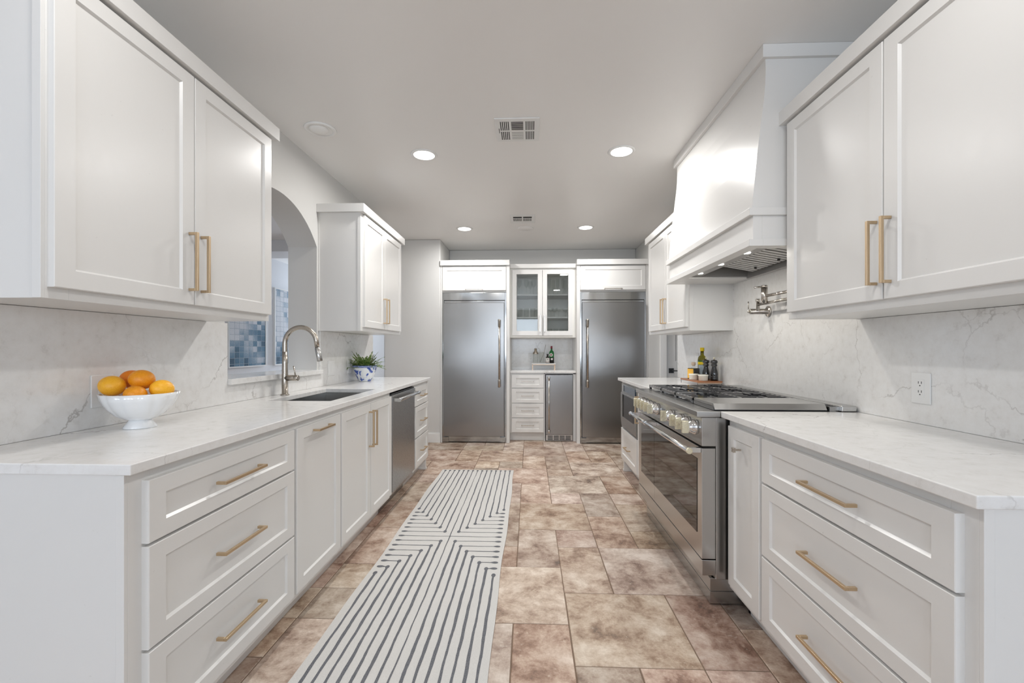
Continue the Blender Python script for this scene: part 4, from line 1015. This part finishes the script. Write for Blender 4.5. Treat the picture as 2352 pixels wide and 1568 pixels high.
# ------------------------------------------------------------------ bowl of oranges
bx, by = -1.432, Y(1.668, -1.43); bz = .9142
t = thing('fruit_bowl', 'white fluted porcelain pedestal bowl full of oranges at the near end of the counter', 'bowl', (bx, by, bz))
fl8 = lambda a, z: 1 + (.030 * abs(math.sin(a * 7)) - .012) * min(1, max(0, (z - .028) / .03))
prof = [(.030, .028), (.050, .034), (.074, .050), (.095, .075), (.108, .100), (.115, .126), (.112, .1275), (.104, .100), (.090, .076), (.070, .056), (.045, .040), (.0, .036)]
MB().lathe(prof, (bx, by, bz), 112, flute=fl8).build('bowl_body', M['porc'], t)
MB().lathe([(.050, 0), (.051, .003), (.034, .026), (.032, .031), (.0, .031)], (bx, by, bz), 40).build('foot', M['porc'], t)
def orange(px, y_, z_, r, mat, label, rz=0):
    x_ = px
    o = MB().ball((0, 0, 0), r * 1.08, r, r * .95, 28, 16).build('orange', M[mat]); o.location = (x_, y_, z_); o.rotation_euler = (.1, .15, rz)
    tag(o, label, 'orange', 'oranges in the white bowl')
orange(-1.492, Y(1.62, -1.49), bz + .156, .0375, 'orange2', 'yellow-orange orange at the left rim of the bowl', 0)
orange(-1.512, Y(1.725, -1.5), bz + .172, .0365, 'orange3', 'deep orange at the back of the bowl, half hidden behind two others', .8)
orange(-1.430, Y(1.672, -1.43), bz + .175, .0375, 'orange', 'topmost orange in the middle of the bowl', .5)
orange(-1.358, Y(1.675, -1.36), bz + .140, .0355, 'orange2', 'bright yellowish orange at the right rim of the bowl', 1.2)
orange(-1.402, Y(1.612, -1.4), bz + .125, .034, 'orange', 'orange at the front of the bowl with only its top showing', 2)
orange(-1.455, Y(1.69, -1.455), bz + .088, .036, 'orange3', 'orange at the bottom of the bowl under the others', 1)

# ------------------------------------------------------------------ fern
px_, py_ = -1.463, Y(4.03, -1.463); pz_ = .9142
t = thing('potted_fern', 'green fern in a blue and white porcelain pot on the sink counter', 'potted plant', (px_, py_, pz_))
MB().lathe([(.0, 0), (.052, 0), (.056, .004), (.075, .045), (.094, .090), (.101, .115), (.098, .124)], (px_, py_, pz_), 48).build('pot', M['delft'], t)
MB().lathe([(.098, .122), (.106, .126), (.108, .134), (.104, .140), (.094, .138), (.092, .118), (.0, .116)], (px_, py_, pz_), 48).build('rim', [M['delftrim']], t)
MB().lathe([(.092, .118), (.05, .130), (0, .134)], (px_, py_, pz_), 24).build('soil', M['soil'], t)
rf = random.Random(11); mb = MB(); ms = MB()
for i in range(64):
    az = 2 * PI * i / 64 * 13 + rf.uniform(-.25, .25); el = rf.uniform(.15, 1.30); Lf = rf.uniform(.10, .165) * (1.12 if el < .8 else 1)
    p = Vector((px_ + .03 * math.cos(az), py_ + .03 * math.sin(az), pz_ + .122)); dirv = Vector((math.cos(az) * math.cos(el), math.sin(az) * math.cos(el), math.sin(el)))
    ps = [p.copy()]; n_ = 20
    for j in range(n_):
        dirv = (dirv + Vector((0, 0, -.030))).normalized(); p = p + dirv * Lf / n_
        if p.x < SPL + .012: p.x = SPL + .012
        ps.append(p.copy())
    ms.tube(ps, .0009, 4)
    side = dirv.cross(Vector((0, 0, 1))).normalized()
    for j in range(3, n_ + 1):
        w = .0160 * math.sin(PI * (.18 + .78 * j / (n_ + 1.0))) + .002
        q = ps[j]; tan = (ps[j] - ps[j - 1]).normalized()
        for s in (-1, 1):
            dv = (side * s + tan * .35 + Vector((0, 0, rf.uniform(-.45, .45)))).normalized(); a_ = q + dv * w * .12; tip = q + dv * w
            nn = dv.cross(tan).normalized(); wd = nn.cross(dv) * .0046
            a_.x = max(a_.x, SPL + .004); tip.x = max(tip.x, SPL + .004)
            m1_ = q + dv * w * .45; m1_.x = max(m1_.x, SPL + .004); m2_ = q + dv * w * .85; m2_.x = max(m2_.x, SPL + .004)
            mb.add([a_, m1_ - wd, m2_ - wd * .7, tip, m2_ + wd * .7, m1_ + wd], [(0, 1, 2, 3, 4, 5)])
mb.build('foliage', M['leaf'], t); ms.build('stems', M['stem'], t)

# ------------------------------------------------------------------ board and its things on the far right counter
bdx0, bdx1 = 1.288, 1.478; bdy0, bdy1 = Y(3.47, 1.4), Y(3.86, 1.4); bzt = .953
t = thing('serving_board', 'low wooden serving board on thin wire legs on the counter beyond the cooktop', 'serving board', ((bdx0 + bdx1) / 2, (bdy0 + bdy1) / 2, .914))
MB().box(bdx0, bdx1, bdy0, bdy1, bzt - .012, bzt).build('board', M['wood'], t, bevel=.002)
for xx in (bdx0 + .004, bdx1 - .008):
    for yy in (bdy0 + .004, bdy1 - .008):
        MB().tube([(xx, yy, .9145), (xx, yy, bzt - .012)], .002, 8).build('leg', M['black'], t)
MB().box(bdx0 + .003, bdx1 - .007, bdy0 + .002, bdy0 + .006, bzt - .020, bzt - .012).build('wire_rail', M['bronze'], t)
zz = bzt + .0003
ox, oy = 1.437, Y(3.77, 1.44)
t = thing('olive_oil_bottle', 'olive oil bottle with a yellow cap standing behind the pepper mills', 'bottle', (ox, oy, zz))
MB().lathe([(0, 0), (.033, 0), (.034, .004), (.034, .160), (.030, .178), (.014, .196), (.0125, .235), (0, .235)], (ox, oy, zz), 28).build('bottle_body', M['oliveglass'], t)
MB().lathe([(.0165, .228), (.0165, .255), (.0150, .258), (0, .258)], (ox, oy, zz), 20).build('cap', M['yellow'], t)
def arc_label(nm, cx_, cy_, r, a0, a1, z0, z1, mat, par):
    m_ = MB(); n_ = 12; vs_ = []
    for i in range(n_ + 1):
        a = a0 + (a1 - a0) * i / n_; vs_ += [(cx_ + r * math.cos(a), cy_ + r * math.sin(a), z0), (cx_ + r * math.cos(a), cy_ + r * math.sin(a), z1)]
    m_.add(vs_, [(2 * i, 2 * i + 2, 2 * i + 3, 2 * i + 1) for i in range(n_)], 0, True); return m_.build(nm, M[mat], par)
M['greenlab'] = simple('green_label_band', (.01, .12, .02), .5); M['bluelab'] = simple('pale_blue_label', (.52, .60, .64), .5)
arc_label('label', ox, oy, .0345, PI * 1.0, PI * 1.62, .118 + zz, .140 + zz, 'yellow', t); arc_label('label', ox, oy, .0345, PI * 1.0, PI * 1.62, .140 + zz, .150 + zz, 'greenlab', t); arc_label('label', ox, oy, .0345, PI * 1.08, PI * 1.56, .035 + zz, .114 + zz, 'bluelab', t)
# square balsamic bottle, corner towards the room
sx_, sy_ = 1.352, Y(3.735, 1.35)
t = thing('vinegar_bottle', 'squat square dark vinegar bottle with an amber label and a cork stopper', 'bottle', (sx_, sy_, zz))
def sq(cx_, cy_, h, ang, z0, z1):
    c4 = [(cx_ + h * 1.414 * math.cos(ang + PI / 4 + PI / 2 * k), cy_ + h * 1.414 * math.sin(ang + PI / 4 + PI / 2 * k)) for k in range(4)]
    return c4
ang = .5
MB().prism(sq(sx_, sy_, .034, ang, 0, 0), 'z', zz, zz + .090).build('bottle_body', M['blackgloss'], t, bevel=.006, seg=3)
MB().lathe([(.022, .0895), (.010, .100), (.009, .112), (0, .112)], (sx_, sy_, zz), 20).build('neck', M['glass'], t)
MB().lathe([(.0105, .108), (.0165, .116), (.0165, .135), (.014, .138), (0, .138)], (sx_, sy_, zz), 20).build('stopper', M['cork'], t)
u_ = Vector((math.cos(ang + PI), math.sin(ang + PI), 0)); w_v = Vector((-u_.y, u_.x, 0)); c0 = Vector((sx_, sy_, zz)) + u_ * .0345
mb = MB(); a_, b__ = .029, .004
mb.add([c0 - w_v * a_ + Vector((0, 0, .006)), c0 + w_v * a_ + Vector((0, 0, .006)), c0 + w_v * a_ + Vector((0, 0, .084)), c0 - w_v * a_ + Vector((0, 0, .084)),
        c0 - w_v * a_ + u_ * .001 + Vector((0, 0, .006)), c0 + w_v * a_ + u_ * .001 + Vector((0, 0, .006)), c0 + w_v * a_ + u_ * .001 + Vector((0, 0, .084)), c0 - w_v * a_ + u_ * .001 + Vector((0, 0, .084))],
       [(3, 2, 1, 0), (4, 5, 6, 7), (0, 1, 5, 4), (1, 2, 6, 5), (2, 3, 7, 6), (3, 0, 4, 7)]); fixn(mb.build('label', M['amber'], t))
u2 = Vector((math.cos(ang - PI / 2), math.sin(ang - PI / 2), 0)); w2_ = Vector((-u2.y, u2.x, 0)); c0 = Vector((sx_, sy_, zz)) + u2 * .0345
mb = MB(); V = [c0 - w2_ * a_ + Vector((0, 0, .006)), c0 + w2_ * a_ * .2 + Vector((0, 0, .006)), c0 + w2_ * a_ * .2 + Vector((0, 0, .084)), c0 - w2_ * a_ + Vector((0, 0, .084))]
mb.add(V, [(0, 1, 2, 3)])
ram = [(0, 0), (.030, 0), (.034, .003), (.035, .036), (.038, .037), (.038, .047), (.0355, .047), (.032, .010), (0, .008)]
def ramekin(x_, y_, label):
    o = MB().lathe(ram, (0, 0, 0), 32).build('ramekin', M['cream']); o.location = (x_, y_, zz); tag(o, label, 'ramekin', 'ramekins on the wooden board')
ramekin(1.352, Y(3.525, 1.35), 'cream ramekin at the front corner of the wooden board')
ramekin(1.322, Y(3.645, 1.32), 'cream ramekin half hidden behind the front one')
def mill(x_, y_, label, s=1.0):
    t = thing('pepper_mill', label, 'pepper mill', (x_, y_, zz), 'pepper mills on the wooden board')
    pr = [(0, 0), (.028, 0), (.028, .022), (.026, .024), (.028, .027), (.028, .034), (.025, .036), (.027, .040), (.0275, .052), (.024, .075), (.0175, .098), (.017, .110), (.022, .116), (.024, .122), (.020, .128), (.018, .132), (.024, .136), (.0265, .148), (.022, .158), (.010, .162), (0, .162)]
    MB().lathe([(r * s, z * s) for r, z in pr], (x_, y_, zz), 32).build('mill_body', M['blackgloss'], t)
    k_ = MB().lathe([(.004, .161), (.004, .168), (.008, .171), (.0085, .177), (.004, .181), (0, .181)] if s == 1 else [(r * s, z * s) for r, z in [(.004, .161), (.004, .168), (.008, .171), (.0085, .177), (.004, .181), (0, .181)]], (x_, y_, zz), 16).build('knob', M['gold'], t); k_['label'] = 'pale gold knob'
mill(1.437, Y(3.525, 1.44), 'glossy black turned pepper mill nearest the cooktop')
mill(1.405, Y(3.605, 1.40), 'glossy black turned mill just behind the front one')

# ------------------------------------------------------------------ rug
ru0, ru1, rv0, rv1 = -.862, -.150, 1.17, Y(4.465, -.5)
vc = Y(2.885, -.5); uc = (ru0 + ru1) / 2
mb = MB()
nU, nV = 6, 60; topv = []
rr = random.Random(5)
def edge(v): return .004 * math.sin(v * 3.1) + .003 * math.sin(v * 7.7 + 1)
for j in range(nV + 1):
    v = rv0 + (rv1 - rv0) * j / nV
    for i in range(nU + 1):
        u = ru0 + (ru1 - ru0) * i / nU + (edge(v) if i == 0 else (edge(v + 1.3) if i == nU else 0))
        topv.append((u, v, .0075))
fs = [(j * (nU + 1) + i, j * (nU + 1) + i + 1, (j + 1) * (nU + 1) + i + 1, (j + 1) * (nU + 1) + i) for j in range(nV) for i in range(nU)]
mb.add(topv, fs)
bot = [(x, y, .0008) for x, y, z in topv]; b0 = len(mb.v); mb.add(bot, [tuple(reversed(f)) for f in fs])
per = [i for i in range(nU + 1)] + [j * (nU + 1) + nU for j in range(1, nV + 1)] + [nV * (nU + 1) + i for i in range(nU - 1, -1, -1)] + [j * (nU + 1) for j in range(nV - 1, 0, -1)]
for a, b_ in zip(per, per[1:] + per[:1]): mb.f.append((b0 + a, b0 + b_, b_, a)); mb.m.append(0); mb.sm.append(False)
zi = .0082
def strip(p0, p1, w0, dots=(False, False), rd=.0145):
    L_ = math.hypot(p1[0] - p0[0], p1[1] - p0[1]); n_ = max(2, int(L_ / .02)); dx, dy = (p1[0] - p0[0]) / L_, (p1[1] - p0[1]) / L_
    nx_, ny_ = -dy, dx; vs_ = []; ph = rr.uniform(0, 6)
    for i in range(n_ + 1):
        s_ = L_ * i / n_; wob = .0010 * math.sin(s_ * 17 + ph) + .0006 * math.sin(s_ * 41 + ph * 2); w = w0 * (1 + .18 * math.sin(s_ * 9 + ph) + rr.uniform(-.10, .10)) / 2
        x, y = p0[0] + dx * s_ + nx_ * wob, p0[1] + dy * s_ + ny_ * wob
        vs_ += [(x + nx_ * w, y + ny_ * w, zi), (x - nx_ * w, y - ny_ * w, zi)]
    mb.add(vs_, [(2 * i + 1, 2 * i + 3, 2 * i + 2, 2 * i) for i in range(n_)], 1)
    for k, p in enumerate((p0, p1)):
        if not dots[k]: continue
        sg = 1 if k == 0 else -1; n2 = 14; vs_ = []
        for i in range(n2):
            a = 2 * PI * i / n2; ex = rd * math.cos(a) * 1.25; ey = rd * .78 * math.sin(a)
            vs_.append((p[0] + dx * ex * sg + nx_ * ey + dx * sg * rd * .3, p[1] + dy * ex * sg + ny_ * ey + dy * sg * rd * .3, zi + .0002 * (1 + k)))
        mb.add(vs_, [tuple(range(n2))], 1)
        tl = .03
        mb.add([(p[0] + nx_ * rd * .6 + dx * sg * rd, p[1] + ny_ * rd * .6 + dy * sg * rd, zi + .0005), (p[0] - nx_ * rd * .6 + dx * sg * rd, p[1] - ny_ * rd * .6 + dy * sg * rd, zi + .0005), (p[0] + dx * sg * tl * 1.2, p[1] + dy * sg * tl * 1.2, zi + .0005)], [(0, 1, 2)], 1)
su, sv = .0452, .0665; eu = .318
top_e = rv1 - .028; bot_e = rv0 + .028
for s in (-1, 1):
    for k in range(1, 8):
        u = uc + s * su * k
        strip((u, top_e), (u, vc + sv * k), .0085, (True, True)); strip((u, vc - sv * k), (u, bot_e), .0120, (True, True))
        if k < 7:
            strip((u, vc + sv * k), (uc + s * eu, vc + sv * k), .0065, (False, True)); strip((u, vc - sv * k), (uc + s * eu, vc - sv * k), .0065, (False, True))
    strip((uc, vc), (uc + s * eu, vc), .005, (False, True))
strip((uc, vc), (uc, top_e), .0055, (False, True)); strip((uc, vc), (uc, bot_e), .0065, (False, True))
o = mb.build('runner_rug', [M['rug'], M['ink']]); tag(o, 'long cream runner rug with charcoal maze-like lines ending in dots', 'rug')
sol = None

# ------------------------------------------------------------------ ceiling fixtures
def can_light(x, y, label, group='recessed ceiling lights', power=LAMP_W):
    t = thing('ceiling_light', label, 'ceiling light', (x, y, CEIL), group)
    MB().lathe([(.076, -.0045), (.078, -.006), (.092, -.004), (.096, -.0002), (.076, -.0002)], (x, y, CEIL), 40).build('trim_ring', M['plastic'], t)
    MB().lathe([(0, -.0055), (.074, -.0050), (.076, -.0012), (0, -.0012)], (x, y, CEIL), 40).build('diffuser', M['glow'], t)
    area_light('can_light', (0, 0, -.012), (0, 0, 0), .15, .15, power, (1.0, .985, .96), 'DISK', t, spread=3.04)
    return t
LY1, LY2 = Y(3.235, 0), Y(5.25, 0); st_ = LY2 - LY1
can_light(-.759, LY1, 'lit recessed ceiling light in the nearer pair, on the sink side')
can_light(.652, LY1, 'lit recessed ceiling light in the nearer pair, on the hood side')
can_light(-.757, LY2, 'lit recessed ceiling light near the left-hand refrigerator')
can_light(.648, LY2, 'lit recessed ceiling light near the right-hand refrigerator')
for x in (-.757, .65): can_light(x, .95, 'added unseen ceiling light brightening the kitchen entrance', power=5.4)  # unseen pair added to brighten the near cabinets and floor
ex, ey = -1.33, Y(2.885, -1.33)
t = thing('eyeball_light', 'unlit white recessed eyeball spotlight in the ceiling near the arch', 'ceiling light', (ex, ey, CEIL))
MB().lathe([(.074, -.002), (.076, -.009), (.094, -.006), (.098, -.0002), (.074, -.0002)], (ex, ey, CEIL), 40).build('trim_ring', M['eyewhite'], t)
MB().lathe([(.0, -.0006), (.0745, -.0006), (.0745, -.0002), (0, -.0002)], (ex, ey, CEIL), 40).build('recess_shade', M['ribbed'], t)  # flat grey disc, painted shade around the eyeball
mb = MB(); mb.ball((ex - .007, ey - .009, CEIL - .0008), .060, .058, .020, 32, 12); mb.build('eyeball', M['eyewhite'], t)
o = MB().lathe([(0, -.006), (.088, -.0055), (.094, -.0002), (0, -.0002)], (0, 0, 0), 40).build('cover_disc', M['ceil']); o.location = (-.046, Y(5.26, 0), CEIL); tag(o, 'flat round blank cover painted like the ceiling beyond the far vent', 'ceiling cover')
def vent(x0, x1, y0, y1, label, style):
    t = thing('ceiling_vent', label, 'vent', ((x0 + x1) / 2, (y0 + y1) / 2, CEIL))
    mb = MB(); mb.box(x0, x1, y0, y1, CEIL - .006, CEIL - .0003); mb.build('frame', M['plastic'] if style else M['ceil'], t, bevel=.003)
    mb = MB(); W_, H_ = x1 - x0, y1 - y0; zz_ = CEIL - .0062
    def slot(u0, u1, v0, v1, mi=0): mb.box(x0 + W_ * u0, x0 + W_ * u1, y1 - H_ * v0, y1 - H_ * v1, zz_ - .0003, zz_ + .003, mi)
    if style == 1:      # v measured from the near edge in the picture (far edge v=0 ... ) so flip below
        for vv in ((.10, .46), (.52, .88)):
            for k in range(5):
                slot(.12 + k * .043, .12 + k * .043 + .020, *vv); slot(.69 + k * .043, .69 + k * .043 + .020, *vv)
        for k in range(9): slot(.365, .635, .53 + k * .039, .53 + k * .039 + .024)
        for k in range(9): slot(.365, .635, .12 + k * .039, .12 + k * .039 + .006)
        slot(.075, .088, .40, .60)
    else:
        for k in range(11):
            slot(.12 + k * .032, .12 + k * .032 + .017, .30, .62); slot(.52 + k * .032, .52 + k * .032 + .017, .30, .62)
        slot(.12, .47, .68, .84); slot(.52, .87, .68, .84)
    mb.build('louvre', M['ribbed'] if style == 0 else M['dark'], t)
vent(-.215, .063, Y(2.735, 0), Y(3.04, 0), 'square white ceiling vent with four louvred blocks in the middle of the ceiling', 1)
vent(-.205, .060, Y(4.73, 0), Y(5.03, 0), 'small slotted ceiling vent between the two far ceiling lights', 2)

# ------------------------------------------------------------------ room beyond
W = 4.0
def painting(d0, d1, label):
    y0, y1 = Y(d0, -W), Y(d1, -W); z0, z1 = CAMZ - .0612 * W, CAMZ + .2340 * W
    t = thing('wall_painting', label, 'painting', (-W, (y0 + y1) / 2, (z0 + z1) / 2), 'mosaic paintings in the room beyond the arch')
    mb = MB(); mb.box(-W + .001, -W + .028, y0, y1, z0, z1); o = mb.build('canvas', M['mosaic'], t)
    mb = MB(); f_ = .018
    mb.box(-W + .001, -W + .034, y0 - f_, y0, z0 - f_, z1 + f_); mb.box(-W + .001, -W + .034, y1, y1 + f_, z0 - f_, z1 + f_); mb.box(-W + .001, -W + .034, y0, y1, z0 - f_, z0); mb.box(-W + .001, -W + .034, y0, y1, z1, z1 + f_)
    mb.build('frame', M['trim'], t)
painting(1.4986 * W * 1.0, 1.705 * W, 'blue mosaic painting seen under the near wall cabinet through the arch')
painting(1.772 * W, 1.99 * W, 'blue mosaic painting seen through the arch just left of the faucet')
# passage door
t = bpy.data.objects.new('door_1', None); COL.objects.link(t); t.location = (2.12, Y_STUB + .03, 0); t['kind'] = 'structure'
fd = Fr('B', Y_STUB + .06)
mb = MB(); shaker(mb, fd, 1.722, 2.526, .01, .93, o0=0, o1=.04, st=.11, rl=.12, dep=.01, sl=.012); shaker(mb, fd, 1.722, 2.526, .93, 2.045, o0=0, o1=.04, st=.11, rl=.11, dep=.01, sl=.012)
fixn(mb.build('door_leaf', M['trim'], t))
mb = MB(); q = 1.722 + .06; zl = .925; yf = Y_STUB + .02
mb.box(q - .03, q + .03, yf - .008, yf, zl - .03, zl + .03); mb.box(q - .008, q + .008, yf - .045, yf - .008, zl - .008, zl + .008); mb.box(q - .006, q + .12, yf - .052, yf - .042, zl - .006, zl + .006)
fixn(mb.build('door_handle', M['black'], t))
